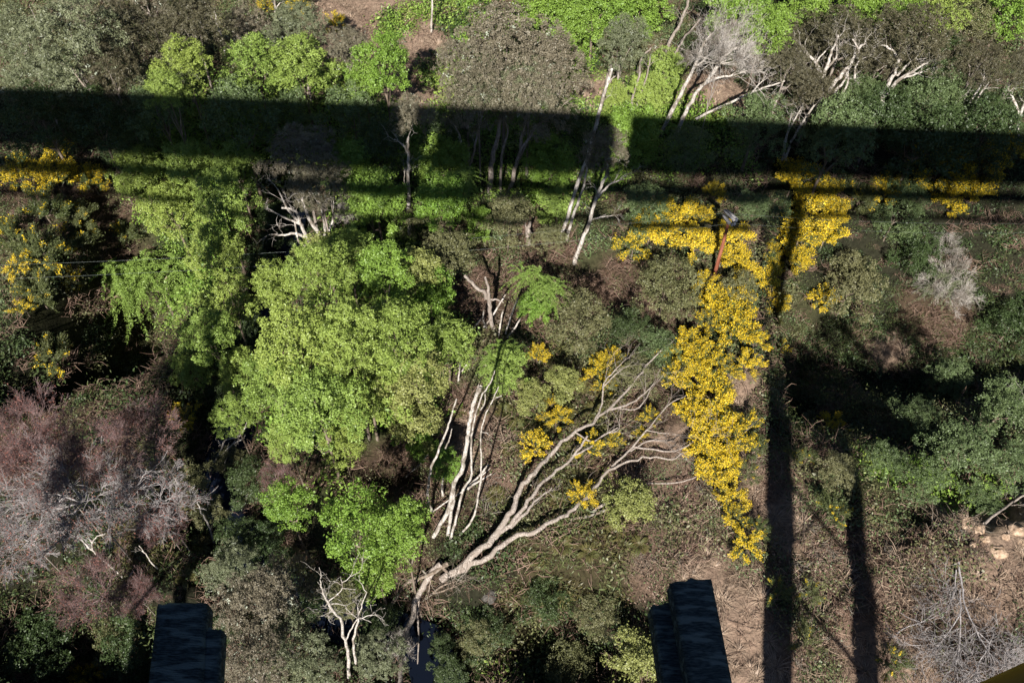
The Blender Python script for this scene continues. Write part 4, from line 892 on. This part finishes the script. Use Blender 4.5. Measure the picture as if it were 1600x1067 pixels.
wood('dead_branch', 'white twiggy dead branch on the right edge shrubs', 'branch', [([(1584, 660, 3), (1590, 635, 3.4), (1595, 612, 3.6), (1604, 598, 3.8)], 4, 2), ([(1575, 628, 3.2), (1586, 642, 3.2), (1594, 655, 3)], 3, 2), ([(1592, 630, 3.4), (1602, 622, 3.4)], 3, 2)], 'deadwood', 3, tlen=.8)
wood('dead_branch', 'curved pale stick on the dry grass by the right edge', 'branch', [([(1556, 958, .2), (1557, 968, .25), (1560, 979, .2)], 3.5, 1.5)], 'deadwood')
wood('bare_trunk_tree', 'thin pale trunk cut by the top edge left of centre', 'tree', [([(674, 52), (675, 25), (676, -5), (677, -40)], 5, 4)], 'deadwood', 0, (674, 52), 'pale trunked trees')
wood('bare_trunk_tree', 'short white stem at the top edge by the yellow flowers', 'tree', [([(430, 26), (430, 10), (427, -12)], 5, 4), ([(431, 14), (438, 4)], 3, 2)], 'deadwood', 1, (430, 28), 'pale trunked trees', tlen=.6)
wood('bare_trunk_tree', 'grey forked stem among dark tea trees at upper left', 'tree', [([(352, 88), (348, 60), (340, 40), (336, 20)], 5, 3), ([(345, 52), (332, 42), (318, 38)], 3, 1.5), ([(374, 66), (368, 52)], 6, 4)], 'deadwood', 2, (353, 92), 'pale trunked trees', tlen=.8)
wood('dead_branch', 'leaning grey stem at the top left corner', 'branch', [([(68, 60, 3), (58, 36, 4), (46, 8, 5)], 3, 2)], 'bark', 2, tlen=.6)

# rocks of the clay bank, and one boulder in the gully
def rock(px, py, rpx, label, m, seed, fl=.6):
    C = at(px, py, 0); R = rpx / ppm(C); rng = np.random.default_rng(seed); n1, n2 = 9, 14
    th = np.linspace(0, math.pi, n1)[:, None]; ph = (np.arange(n2) * 2 * math.pi / n2)[None]
    d = np.stack([np.sin(th) * np.cos(ph), np.sin(th) * np.sin(ph), np.cos(th) + 0 * ph], -1)
    r = 1 + .22 * np.sin(d[..., 0] * 4 + seed) * np.cos(d[..., 1] * 5) + .1 * np.sin(d[..., 2] * 9 + seed * 2) + rng.normal(size=d.shape[:2]) * .09
    r[0] = r[0].mean(); r[-1] = r[-1].mean(); V = (d * r[..., None] * np.array([1, .8, fl]) * R).reshape(-1, 3)
    Q = [[i * n2 + j, (i + 1) * n2 + j, (i + 1) * n2 + (j + 1) % n2, i * n2 + (j + 1) % n2] for i in range(n1 - 1) for j in range(n2)]
    o = link('rock' if m == 'rock' else 'clay_block', mesh_np('rock', V, Q, M[m]), None); o.location = C; o.rotation_euler = (0, 0, rng.uniform(0, 6)); o['label'] = label; o['category'] = 'rock' if m == 'rock' else 'clay block'; o['group'] = 'rocks and clay blocks'
rock(765, 930, 13, 'grey boulder in the dark gully below the fallen trunks', 'rock', 1)
for k, (a, b, r_, lb) in enumerate([(1478, 826, 9, 'small pale clay block at the left end of the eroded bank'), (1512, 817, 14, 'largest pale clay block on the lip of the eroded bank'), (1530, 826, 11, 'pale clay block below the grey log'), (1496, 836, 8, 'low clay block under the crumbling lip'), (1560, 862, 14, 'flat clay block on the slope below the bank'), (1588, 828, 13, 'clay block near the right edge of the bank'), (1540, 842, 9, 'rounded clay block in the middle of the bank'), (1455, 838, 6, 'small clod left of all the clay blocks'), (1545, 822, 7, 'clod touching the foot of the grey log'), (1572, 838, 8, 'clod between the two right clay blocks'), (1598, 846, 9, 'clay block cut by the right edge'), (1520, 850, 6, 'small clod under the largest clay block')]):
    rock(a, b, r_, lb, 'earth', 10 + k, .45)

# ------------------------------------------------------------------ trees and shrubs
for a in [
 # large central mass
 ('willow', 440, 460, 48, 'green tree at the left edge of the central mass, on the dark creek gap', 6.5),
 ('yellowgreen', 510, 400, 46, 'rounded yellow green crown right below the white limbed tea tree', 6.5),
 ('willow', 500, 425, 50, 'green crown between the left edge tree and the yellow green one', 6.6),
 ('willow', 545, 400, 42, 'upper green crown of the central mass right of the white limbs', 6.3),
 ('bright', 600, 430, 46, 'vivid green pointed crown at the top of the central mass', 6),
 ('bright', 672, 468, 44, 'deep green crown beside the lichened snag', 4.5),
 ('willow', 470, 545, 68, 'broad green crown left of the middle of the central mass', 7.5),
 ('willow', 545, 530, 62, 'broad green crown in the middle of the central mass', 7.8),
 ('willow', 620, 520, 56, 'green crown in the right half of the central mass', 6.4),
 ('willow', 425, 600, 52, 'green crown at the lower left edge of the central mass', 6.5),
 ('willow', 500, 640, 66, 'large green crown at the foot of the central mass', 7),
 ('willow', 575, 610, 60, 'green crown right above the dark hollow of the central mass', 6.6),
 ('yellowgreen', 650, 590, 52, 'yellow green leafy crown left of the dead stand', 5),
 ('yellowgreen', 645, 655, 46, 'yellow green leafy shrub left of the curved dead stem', 3.4),
 ('willow', 700, 540, 44, 'light green crown below the lichened snag', 4.2),
 ('willow', 535, 695, 38, 'lowest green lobe of the central mass above the creek', 5),
 ('willow', 450, 690, 34, 'small green crown at the lower left foot of the central mass', 4),
 ('olive', 700, 400, 52, 'grey green rounded tree above the lichened snag', 5),
 ('yellowgreen', 655, 425, 40, 'yellow tinged crown between the vivid crown and the grey green tree', 5),
 ('bright', 632, 830, 48, 'bright green tree right of the two lower green ones, beside the dead stand', 7),
 ('bright', 560, 820, 58, 'bright green tree in the middle of the lower left group', 7.5),
 ('bright', 590, 890, 46, 'bright green crown hanging low over the creek at lower left centre', 6),
 ('bright', 450, 790, 42, 'green tree half in shade at the left of the lower group', 5),
 ('bright', 698, 728, 28, 'small bright green sapling among the dead stems', 2.2),
 ('bright', 660, 700, 24, 'small bright shrub behind the leftmost dead stem', 1.6),
 # left column
 ('willow', 350, 330, 52, 'light green tree left of the shaded gap', 6), ('willow', 270, 330, 50, 'light green tree above the feathery tree', 5.5),
 ('willow', 220, 275, 48, 'green tree left under the lower edge of the great shadow', 5), ('willow', 300, 265, 46, 'green tree straddling the lower shadow edge', 5.5),
 ('willow', 370, 265, 42, 'green tree in the shadow bars left of the grey tea tree', 5.5), ('willow', 340, 400, 44, 'green tree right of the feathery tree top', 6),
 ('willow', 360, 470, 44, 'green tree right of the feathery tree in the pier shadow', 6), ('willow', 330, 530, 46, 'green tree under the feathery tree at the edge of the dark hollow', 6),
 ('willow', 375, 580, 38, 'narrow green tree left of the central mass in shade', 5.5), ('willow', 365, 650, 34, 'small green tree above the creek bend', 4.5),
 ('willow', 300, 575, 36, 'loose pale green sapling reaching left over the dark hollow', 3.5),
 ('olive', 300, 760, 44, 'olive shrub on the creek bank right of the reddish trees', 3),
 ('olive', 250, 700, 34, 'olive crown between the reddish trees and the creek', 3),
 # top left
 ('teagreen', 110, 70, 72, 'pale grey green tea tree at the top left', 7), ('teadark', 205, 60, 66, 'broad brown grey tea tree right of the pale one', 7), ('teagreen', 30, 60, 50, 'olive tea tree in the top left corner', 6),
 ('teadark', 300, 40, 50, 'dark grey tea tree left of the grey forked stem', 7), ('tea', 385, 50, 44, 'brown grey tea tree right of the grey forked stem', 6.5), ('teagreen', 465, 50, 46, 'olive grey tea tree near the yellow flowers at the top', 6),
 ('teagreen', 60, 130, 50, 'tea tree whose foot vanishes into the great shadow at far left', 5), ('teagreen', 240, 120, 50, 'green grey tea tree on the upper shadow edge', 5), ('teadark', 170, 110, 46, 'grey tea tree crown crossing the upper shadow edge at left', 6),
 ('tea', 545, 75, 36, 'lichened grey tea tree left of the cone shaped green tree', 6),
 ('tea', 130, 10, 50, 'tea tree cut by the top edge at left', 6), ('tea', 225, 0, 44, 'brown grey tea tree cut by the top edge', 6),
 ('willow', 290, 110, 46, 'fresh green tree breaking the upper shadow edge with its lit side', 10), ('willow', 262, 145, 34, 'small lit green crown dipping into the great shadow', 11),
 ('willow', 400, 100, 48, 'fresh green tree left in the pair above the great shadow', 7), ('willow', 470, 105, 50, 'fresh green tree right in the pair above the great shadow', 7),
 ('bright', 600, 100, 44, 'cone shaped bright green tree above the shadow near the path', 6.5), ('bright', 570, 125, 34, 'low bright green crown left of the cone shaped tree', 5),
 # inside the great shadow
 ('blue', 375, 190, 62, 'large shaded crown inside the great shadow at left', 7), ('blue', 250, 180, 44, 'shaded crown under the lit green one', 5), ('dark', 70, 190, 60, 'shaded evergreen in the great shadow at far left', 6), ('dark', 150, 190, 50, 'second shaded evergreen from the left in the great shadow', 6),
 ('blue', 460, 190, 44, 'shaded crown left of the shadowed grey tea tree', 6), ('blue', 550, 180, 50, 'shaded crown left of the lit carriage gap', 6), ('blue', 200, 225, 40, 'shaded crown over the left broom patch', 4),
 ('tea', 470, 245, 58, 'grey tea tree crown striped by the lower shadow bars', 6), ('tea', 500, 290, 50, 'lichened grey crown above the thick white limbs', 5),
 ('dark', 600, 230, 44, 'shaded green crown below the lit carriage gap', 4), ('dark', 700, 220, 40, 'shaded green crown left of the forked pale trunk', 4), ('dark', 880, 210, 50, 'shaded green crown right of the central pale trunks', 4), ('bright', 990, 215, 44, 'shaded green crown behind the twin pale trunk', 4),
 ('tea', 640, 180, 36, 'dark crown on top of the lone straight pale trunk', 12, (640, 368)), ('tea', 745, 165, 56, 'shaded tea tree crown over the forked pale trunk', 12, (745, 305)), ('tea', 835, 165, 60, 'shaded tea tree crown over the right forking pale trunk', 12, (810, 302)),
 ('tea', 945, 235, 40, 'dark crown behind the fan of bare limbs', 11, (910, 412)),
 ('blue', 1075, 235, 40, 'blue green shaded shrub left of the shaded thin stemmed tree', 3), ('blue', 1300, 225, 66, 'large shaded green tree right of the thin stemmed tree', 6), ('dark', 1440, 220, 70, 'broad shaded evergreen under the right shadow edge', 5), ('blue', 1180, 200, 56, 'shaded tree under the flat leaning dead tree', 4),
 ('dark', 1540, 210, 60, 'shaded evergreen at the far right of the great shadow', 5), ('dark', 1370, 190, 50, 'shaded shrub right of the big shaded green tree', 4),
 # middle strip
 ('bright', 590, 320, 46, 'bright yellow green tree left of the lone pale trunk', 4), ('bright', 565, 270, 44, 'bright green crown on the shadow bars left of the lone trunk', 4), ('bright', 690, 320, 46, 'bright yellow green tree right of the lone pale trunk', 4), ('bright', 690, 262, 46, 'bright green crown on the shadow bars right of the lone trunk', 4),
 ('bright', 860, 255, 40, 'bright crown on the shadow bars right of the central trunks', 3), ('olive', 645, 345, 34, 'olive shrub at the foot of the lone pale trunk', 2.5), ('olive', 795, 345, 44, 'olive shrub below the central pale trunks', 2.8), ('bright', 745, 350, 26, 'small bright shrub left of the olive one', 2),
 ('willow', 870, 330, 34, 'green shrub between the splintered stump and twin trunk', 2), ('olive', 860, 375, 28, 'olive shrub right of the splintered stump', 1.5),
 ('olive', 905, 505, 50, 'rounded olive shrub with small pale leaves right of the feathery bush', 3), ('dark', 985, 515, 30, 'darker green shrub right of the rounded olive one', 2), ('olive', 1040, 455, 56, 'grey olive shrub between the two arms of broom', 3.4), ('scrub', 1010, 330, 44, 'cool green shrub above the upper broom arm', 2.6),
 ('scrub', 1165, 320, 28, 'grey green shrub behind the utility pole top', 1.6), ('olive', 1150, 455, 34, 'olive green bush right of the utility pole foot', 2),
 ('scrub', 1405, 330, 52, 'dark green shrub between two shaded broom patches', 3.4), ('scrub', 1200, 330, 34, 'shaded green shrub left of the tallest broom', 2.4),
 ('willow', 790, 580, 40, 'light green ferny shrub left of the single broom', 2.6), ('yellowgreen', 830, 620, 28, 'yellow green shrub under the single broom', 1.6), ('yellowgreen', 880, 600, 30, 'pale leafy shrub left of the middle broom', 1.5),
 ('olive', 990, 590, 40, 'olive shrub behind the top of the largest fallen tree', 1.8), ('scrub', 1030, 545, 36, 'cool green shrub at the tip of the largest fallen tree', 1.8), ('yellowgreen', 985, 790, 40, 'yellow leaved bramble right of the short pale log', 1.2),
 # top centre and right
 ('tea', 790, 75, 84, 'largest grey brown tea tree crown at the top centre', 9), ('tea', 730, 105, 52, 'left lobe tree of the big grey brown clump', 8), ('tea', 865, 110, 54, 'right lobe tree of the big grey brown clump', 8), ('teagreen', 750, 130, 44, 'green grey tea tree on the shadow edge below the big clump', 7), ('teagreen', 830, 135, 46, 'lichened tea tree on the shadow edge right of it', 7),
 ('teagreen', 975, 65, 44, 'grey green round crown on slim pale stems', 8), ('bright', 850, 15, 50, 'bright green tree at the top edge right of the big clump', 4), ('bright', 930, 20, 50, 'bright green tree at the top edge above the slim stems', 4), ('bright', 1000, 20, 44, 'bright green tree at the top edge left of the dark leaning trunks', 4),
 ('bright', 900, 50, 36, 'small bright crown above the right lobe of the big clump', 3), ('bright', 1150, 25, 48, 'bright green tree right of the dark leaning trunks', 5), ('bright', 1195, 45, 42, 'bright green tree with its foot in the dark hollow', 5), ('bright', 1260, 20, 44, 'bright green tree above the leftmost white limbed tea tree', 4),
 ('bright', 1330, 15, 40, 'bright green tree at the top edge above the middle tea trees', 4), ('bright', 1400, 20, 46, 'bright green crown behind the rightmost white limbs', 4), ('willow', 1470, 15, 44, 'green tree at the top edge toward the right', 4), ('olive', 1510, 40, 44, 'olive grey tree at the top right', 5), ('bright', 1575, 15, 50, 'bright green tree in the top right corner', 4),
 ('willow', 1040, 110, 34, 'light green shrub left of the bleached tree', 2.5), ('willow', 1010, 150, 34, 'light green shrub under the twin stems on the shadow edge', 2.5), ('willow', 960, 160, 26, 'lit shrub in the second carriage gap', 3),
 ('teadark', 1250, 70, 54, 'dark brown tea tree crown, leftmost of the upper right group', 5.5), ('teadark', 1320, 60, 54, 'dark brown tea tree crown, second of the upper right group', 5.5), ('teadark', 1420, 60, 66, 'large dark brown tea tree crown, third of the upper right group', 5.5), ('teadark', 1375, 95, 34, 'small tea tree crown low between the white limbs', 4.5), ('teadark', 1230, 105, 44, 'low left tea tree crown over the flat leaning dead tree', 5),
 ('teadark', 1275, 150, 44, 'tea tree crown on the shadow edge above the thin stems', 6.5), ('teadark', 1530, 100, 42, 'dark tea tree crown above the small thin white stems', 5), ('teadark', 1590, 110, 34, 'dark tea tree crown at the right edge', 5), ('dark', 1480, 95, 40, 'dark evergreen behind the small thin white stems', 3),  # dark leaves of the last one stand in for a shaded gap
 ('scrub', 1350, 145, 36, 'grey green lit shrub under the middle white limbs', 3), ('scrub', 1450, 150, 50, 'light grey green shrub above the right shadow edge', 3.5), ('scrub', 1410, 165, 32, 'low lit green shrub beside the shaded trunk foot', 2.5), ('scrub', 1490, 155, 40, 'pale green shrub around the thin white stems', 3), ('scrub', 1545, 165, 36, 'green shrub on the shadow edge at far right', 3),
 # right side
 ('olive', 1330, 450, 56, 'rounded grey olive bush standing alone in the dark slope', 3.6), ('scrub', 1500, 705, 56, 'soft grey green shrub in the right hand thicket', 2.8), ('scrub', 1570, 640, 56, 'grey green shrub at the right edge behind the white twigs', 3.4), ('scrub', 1580, 730, 44, 'grey green shrub at the right edge above the log', 2.6),
 ('dark', 1580, 510, 46, 'dark vivid shrub in shade at the right edge', 3), ('scrub', 1440, 750, 40, 'green shrub at the foot of the right thicket', 1.8), ('scrub', 1380, 720, 34, 'low green shrub right of the second pier shadow', 1.4), ('scrub', 1530, 780, 34, 'green bramble mound above the clay bank', 1.2), ('olive', 1310, 740, 34, 'olive shrub between the two pier shadows', 1.6), ('scrub', 1480, 600, 40, 'shaded green shrub in the middle of the right slope', 1.8),
 ('scrub', 1430, 650, 36, 'dark shaded shrub beside the low grass patch', 1.8), ('dark', 1430, 400, 40, 'deeply shaded shrub left of the lichened dead bush', 2.2),
 # bottom
 ('tea', 400, 950, 66, 'grey green tea tree right of the left sleeper', 5), ('teagreen', 455, 1010, 60, 'tea tree at the bottom edge left of the twisted dead tree', 5), ('tea', 390, 1045, 56, 'tea tree at the bottom edge touching the left sleeper', 4.5), ('teagreen', 360, 890, 44, 'shaded tea tree above the left sleeper', 4), ('tea', 450, 910, 44, 'grey tea tree above the twisted dead tree', 4.5),
 ('olive', 540, 935, 32, 'olive tuft crown on top of the twisted dead tree', 5.5), ('teagreen', 590, 1025, 40, 'silvery grey shrub by the dark creek at the bottom', 2.6), ('teagreen', 500, 1050, 36, 'green grey shrub under the twisted dead tree', 2.5),
 ('dark', 210, 1010, 50, 'shaded tree left of the left sleeper', 2), ('dark', 330, 1000, 40, 'shaded foliage below the left sleeper edge', 3), ('dark', 60, 1010, 60, 'deep shaded tree in the bottom left corner', 2), ('olive', 180, 1000, 40, 'olive shaded shrub near the bottom left', 1.6),
 ('yellowgreen', 1000, 1030, 44, 'yellow green bramble bush left of the right sleeper', 1.4), ('olive', 890, 1040, 44, 'grey olive bush at the bottom centre', 1.6), ('olive', 745, 1000, 36, 'green leafy shrub right of the creek at the bottom', 1.5), ('olive', 940, 960, 40, 'shaded olive shrub in the lower gully', 1.4),
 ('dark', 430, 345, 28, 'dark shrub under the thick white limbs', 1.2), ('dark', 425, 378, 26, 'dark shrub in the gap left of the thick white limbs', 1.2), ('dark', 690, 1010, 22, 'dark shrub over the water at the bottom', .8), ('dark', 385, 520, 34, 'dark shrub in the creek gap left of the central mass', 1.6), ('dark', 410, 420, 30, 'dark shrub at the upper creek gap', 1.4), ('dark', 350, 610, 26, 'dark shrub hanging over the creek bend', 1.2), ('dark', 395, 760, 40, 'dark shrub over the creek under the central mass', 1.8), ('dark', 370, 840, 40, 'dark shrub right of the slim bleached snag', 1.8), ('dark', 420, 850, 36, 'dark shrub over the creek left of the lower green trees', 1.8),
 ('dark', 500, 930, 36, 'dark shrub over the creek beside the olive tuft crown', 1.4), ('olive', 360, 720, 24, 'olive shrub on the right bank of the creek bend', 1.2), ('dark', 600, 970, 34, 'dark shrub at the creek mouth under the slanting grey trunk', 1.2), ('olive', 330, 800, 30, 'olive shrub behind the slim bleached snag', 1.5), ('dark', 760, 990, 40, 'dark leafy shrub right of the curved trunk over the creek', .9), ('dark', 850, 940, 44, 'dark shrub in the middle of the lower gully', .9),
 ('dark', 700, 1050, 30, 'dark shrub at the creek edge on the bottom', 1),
]:
    kind, px, py, r_, lb, h = a[:6]
    plant(kind, px, py, r_, lb, h, base=a[6] if len(a) > 6 else None, trunk=False if len(a) > 6 or h < 2 else None, lichen=kind in ('tea', 'teagreen'))

larch(240, 425, 86, 'large feathery light green tree with drooping sprays at left', 5.5, n=110, v=0)
larch(185, 440, 40, 'smaller feathery spray tree left of the large one', 4, n=60, v=1)
larch(848, 450, 52, 'feathery vivid green bush right of the lichened snag', 3.2, n=90, v=2, droop=.45, up=.5); plant('bright', 835, 482, 28, 'leafy low green growth under the feathery vivid bush', 1.6)
larch(1480, 440, 50, 'half dead feathery bush hung with pale twigs on the dark slope', 2.6, n=60, v=3, m='teagreen')
bare(1485, 440, 48, 'tangle of bleached twigs over the half dead bush', 2.9, red=False, v=1)
larch(575, 300, 50, 'feathery bright green crown left of the lone pale trunk', 4.6, n=90, v=4, droop=.35)
larch(700, 305, 50, 'feathery bright green crown right of the lone pale trunk', 4.6, n=90, v=5, droop=.35)
larch(865, 240, 44, 'feathery green crown in the shadow bars right of centre', 3.6, n=80, v=4, droop=.35)
larch(790, 555, 40, 'feathery green shrub below the white sticks', 3, n=80, v=5, droop=.35)
larch(640, 565, 48, 'feathery yellow green spray over the central mass', 6.2, n=70, v=1, droop=.3)
# reddish bare trees
for i, a in enumerate([(110, 760, 96, 'largest silvery leafless tree at far left', 8.5), (40, 670, 62, 'reddish leafless tree at the left edge', 10), (225, 670, 56, 'reddish leafless tree above the olive crown', 10), (235, 770, 66, 'pale reddish leafless tree right of the silvery one', 8), (30, 830, 74, 'silvery leafless tree cut by the left edge', 6), (150, 920, 70, 'dark red leafless tree below the silvery ones', 4), (60, 720, 66, 'pinkish leafless tree between the two left edge trees', 9.5), (160, 700, 52, 'pinkish leafless tree in the middle of the group', 10), (215, 930, 40, 'small red leafless tree right of the dark red one', 3), (430, 745, 30, 'small brown leafless tree under the central mass', 2.5), (255, 820, 44, 'fine twigged leafless tree above the thin white branch', 4)]):
    bare(*a[:4], a[4], True, (1, 0, 3, 1, 1, 0, 3, 0, 3, 0, 3)[i])
for i, a in enumerate([(1485, 380, 26, 'pale twiggy tuft on the upper right grass', 1), (480, 105, 1, '')][:1]): bare(*a[:4], a[4], False, 2)
bare(540, 330, 22, 'small grey leafless shrub left of the bright feathery crown', 2.5, False, 2); bare(1130, 75, 48, 'silver twig crown of the bleached dead tree', 9.5, False, 2); bare(620, 1010, 30, 'grey leafless shrub by the creek at the bottom', 1.5, False, 0)
# broom
for a in [
 (35, 275, 30, 'broom bush nearest the left edge in the upper left patch', 1), (90, 255, 30, 'highest broom bush of the upper left patch', 1), (90, 285, 32, 'brightest broom bush in the middle of the upper left patch', 2), (145, 285, 26, 'broom bush at the right end of the upper left patch', 1), (70, 330, 36, 'sparse broom bush under the upper left patch', 0), (120, 345, 30, 'sparse broom bush right under the upper left patch', 0), (195, 370, 24, 'thinly flowering broom beside the feathery tree', 0),
 (25, 420, 24, 'small broom at the left edge under the wires', 1), (110, 440, 22, 'small bright broom beneath the lower wire', 1), (38, 482, 18, 'lone low broom above the dark hollow', 1), (60, 400, 40, 'large green broom with few flowers by the left edge', 0), (110, 390, 36, 'green broom with few flowers left of the feathery tree', 0), (60, 460, 36, 'green broom with few flowers above the dark hollow', 0), (20, 370, 34, 'green broom with few flowers at the left edge', 0), (75, 560, 34, 'shaded broom in the dark hollow', 0), (290, 655, 24, 'dim broom on the creek bank', 1), (140, 1050, 28, 'dim broom at the bottom left edge', 1),
 (525, 40, 18, 'small broom near the top edge', 1), (470, 5, 20, 'small broom cut by the top edge', 1), (415, 12, 14, 'tiny broom left of the short white stem', 1),
 (1238, 285, 34, 'broom at the upper end of the tall right hand patch', 2), (1290, 300, 26, 'small broom at the top right of the tall patch', 1), (1262, 330, 36, 'brightest broom in the middle of the tall patch', 2), (1300, 335, 24, 'broom on the right side of the tall patch', 2), (1250, 375, 38, 'large broom in the lower part of the tall patch', 2), (1290, 370, 30, 'broom right in the lower part of the tall patch', 2), (1240, 410, 26, 'lowest broom of the tall patch', 2),
 (1385, 300, 26, 'broom left of the dark green shrub', 1), (1345, 310, 30, 'shaded broom right of the tall patch', 0), (1470, 262, 40, 'shaded broom at the left of the far right patch', 1), (1530, 262, 40, 'shaded broom in the middle of the far right patch', 1), (1585, 240, 30, 'shaded broom at the right edge', 1), (1490, 300, 34, 'sunlit broom of the far right patch', 2), (1525, 300, 22, 'small sunlit broom at the end of the far right patch', 1), (1485, 325, 18, 'lowest small broom of the far right patch', 2),
 (990, 385, 26, 'broom at the left tip of the upper arm', 1), (1015, 365, 30, 'second broom along the upper arm', 2), (1055, 348, 36, 'broom at the crest of the upper arm', 2), (1085, 385, 30, 'broom left of the utility pole', 2), (1115, 305, 18, 'lone small broom above the pole crossarm', 2), (1095, 345, 24, 'broom under the crossarm left side', 2), (1140, 375, 28, 'broom right of the utility pole', 2), (1100, 445, 20, 'narrow broom at the foot of the pole', 2), (1152, 415, 26, 'broom right below the pole middle', 2),
 (1200, 400, 22, 'broom at the edge of the pier shadow, upper', 1), (1193, 440, 26, 'broom at the edge of the pier shadow, middle', 2), (1205, 475, 22, 'broom at the edge of the pier shadow, lower', 2), (1120, 480, 28, 'broom left in the central column', 2), (1148, 470, 28, 'broom in the central column below the olive bush', 2), (1148, 510, 34, 'large broom in the middle of the central column', 2), (1110, 505, 24, 'broom beside the grey olive shrub', 1), (1180, 535, 22, 'broom at the right side of the central column', 2),
 (1070, 545, 30, 'broom at the tip of the fallen tree', 2), (1095, 570, 30, 'broom just right of the fallen tree tip', 2), (1055, 590, 26, 'broom behind the fallen tree top', 1), (1100, 600, 30, 'broom in the column level with the fallen tree top', 2), (1130, 575, 24, 'sparse broom above the tan grass', 1), (1168, 572, 22, 'round isolated broom beside the pier shadow', 2), (1218, 545, 14, 'tiny broom across the pier shadow', 1), (1130, 612, 18, 'small green stemmed broom above the tan grass', 1), (1285, 470, 22, 'broom leaning on the rounded grey olive bush', 1), (1300, 665, 20, 'isolated broom between the pier shadows', 2), (1240, 712, 18, 'sparse broom in the pier shadow', 0), (1262, 715, 16, 'second sparse broom in the pier shadow', 0),
 (1080, 655, 30, 'left broom of the lower column', 2), (1115, 650, 34, 'upper middle broom of the lower column', 2), (1100, 685, 32, 'broom with the slender fallen tree top in it', 2), (1135, 695, 34, 'widest broom of the lower column', 2), (1120, 730, 32, 'broom below the widest one', 2), (1168, 665, 22, 'green broom at the right of the lower column', 1), (1175, 700, 22, 'sparse broom right of the widest one', 0), (1138, 780, 24, 'broom at the narrow neck of the lower column', 2), (1148, 810, 22, 'broom under the narrow neck', 1), (1165, 850, 26, 'lowest broom of the column', 2), (1120, 755, 20, 'broom above the narrow neck', 2),
 (1215, 925, 24, 'green flowerless broom in the pier shadow at the bottom', 0), (1395, 1035, 28, 'green flowerless broom at the bottom right of the second pier shadow', 0), (1185, 828, 20, 'green flowerless broom right of the narrow neck', 0), (1260, 1000, 28, 'green flowerless broom between the pier shadows at the bottom', 0), (1265, 930, 22, 'green flowerless broom between the pier shadows', 0), (1300, 800, 30, 'green flowerless broom beside the second pier shadow', 0), (1170, 740, 20, 'green flowerless broom right of the lower column', 0),
 (840, 558, 18, 'single bright broom right of the feathery shrub', 2), (935, 580, 24, 'broom left behind the upright bare limb', 2), (955, 568, 22, 'broom right behind the upright bare limb', 2), (945, 605, 20, 'broom at the fork of the bare limb', 1), (870, 655, 20, 'broom left of the fallen trunk, upper', 2), (862, 630, 14, 'small broom above it', 1), (835, 700, 26, 'bright broom left of the fallen trunk', 2), (922, 700, 24, 'broom between the fallen stems', 1), (960, 690, 14, 'tiny broom between the fallen stems', 1), (905, 775, 22, 'orange tinged broom below the fallen stems', 2), (1015, 655, 18, 'small broom above the slender fallen tree', 1), (1000, 680, 12, 'tiny broom on the slender fallen tree', 1),
]: broom(*a[:4], a[4])
for i, (a, b, r_, lb) in enumerate([(905, 600, 24, 'brown green fern above the others near the middle broom'), (930, 640, 26, 'large fern left of the fallen trunk'), (960, 625, 24, 'fern between the bare limb and the fallen trunk'), (885, 640, 24, 'fern right of the small upper broom'), (850, 660, 22, 'fern left of the upper broom'), (890, 700, 22, 'fern touching the fallen trunk'), (810, 665, 24, 'fern right of the dead stand'), (790, 640, 22, 'fern just right of the curved pale stem'), (800, 700, 24, 'fern above the bright left broom'), (775, 770, 22, 'fern below the bright left broom'), (905, 740, 22, 'fern between the two fallen forks'), (870, 780, 24, 'fern beside the pale fork ends'), (880, 850, 26, 'fern below the thick lower fork'), (920, 860, 24, 'fern right of it in half shade'), (960, 830, 24, 'fern under the short pale log'), (840, 870, 24, 'fern in shade under the fallen trunk'), (1000, 850, 24, 'fern on the brown slope'), (310, 850, 26, 'lit fern beside the slim bleached snag'), (325, 880, 24, 'fern below the slim bleached snag'), (285, 900, 24, 'shaded fern above the left sleeper'), (1330, 700, 20, 'fern by the second pier shadow'), (1270, 650, 20, 'fern between the pier shadows'), (715, 640, 18, 'fern behind the thick broken trunk'), (1210, 500, 20, 'fern at the foot of the shaded broom')]):
    fern(a, b, r_, lb, i)
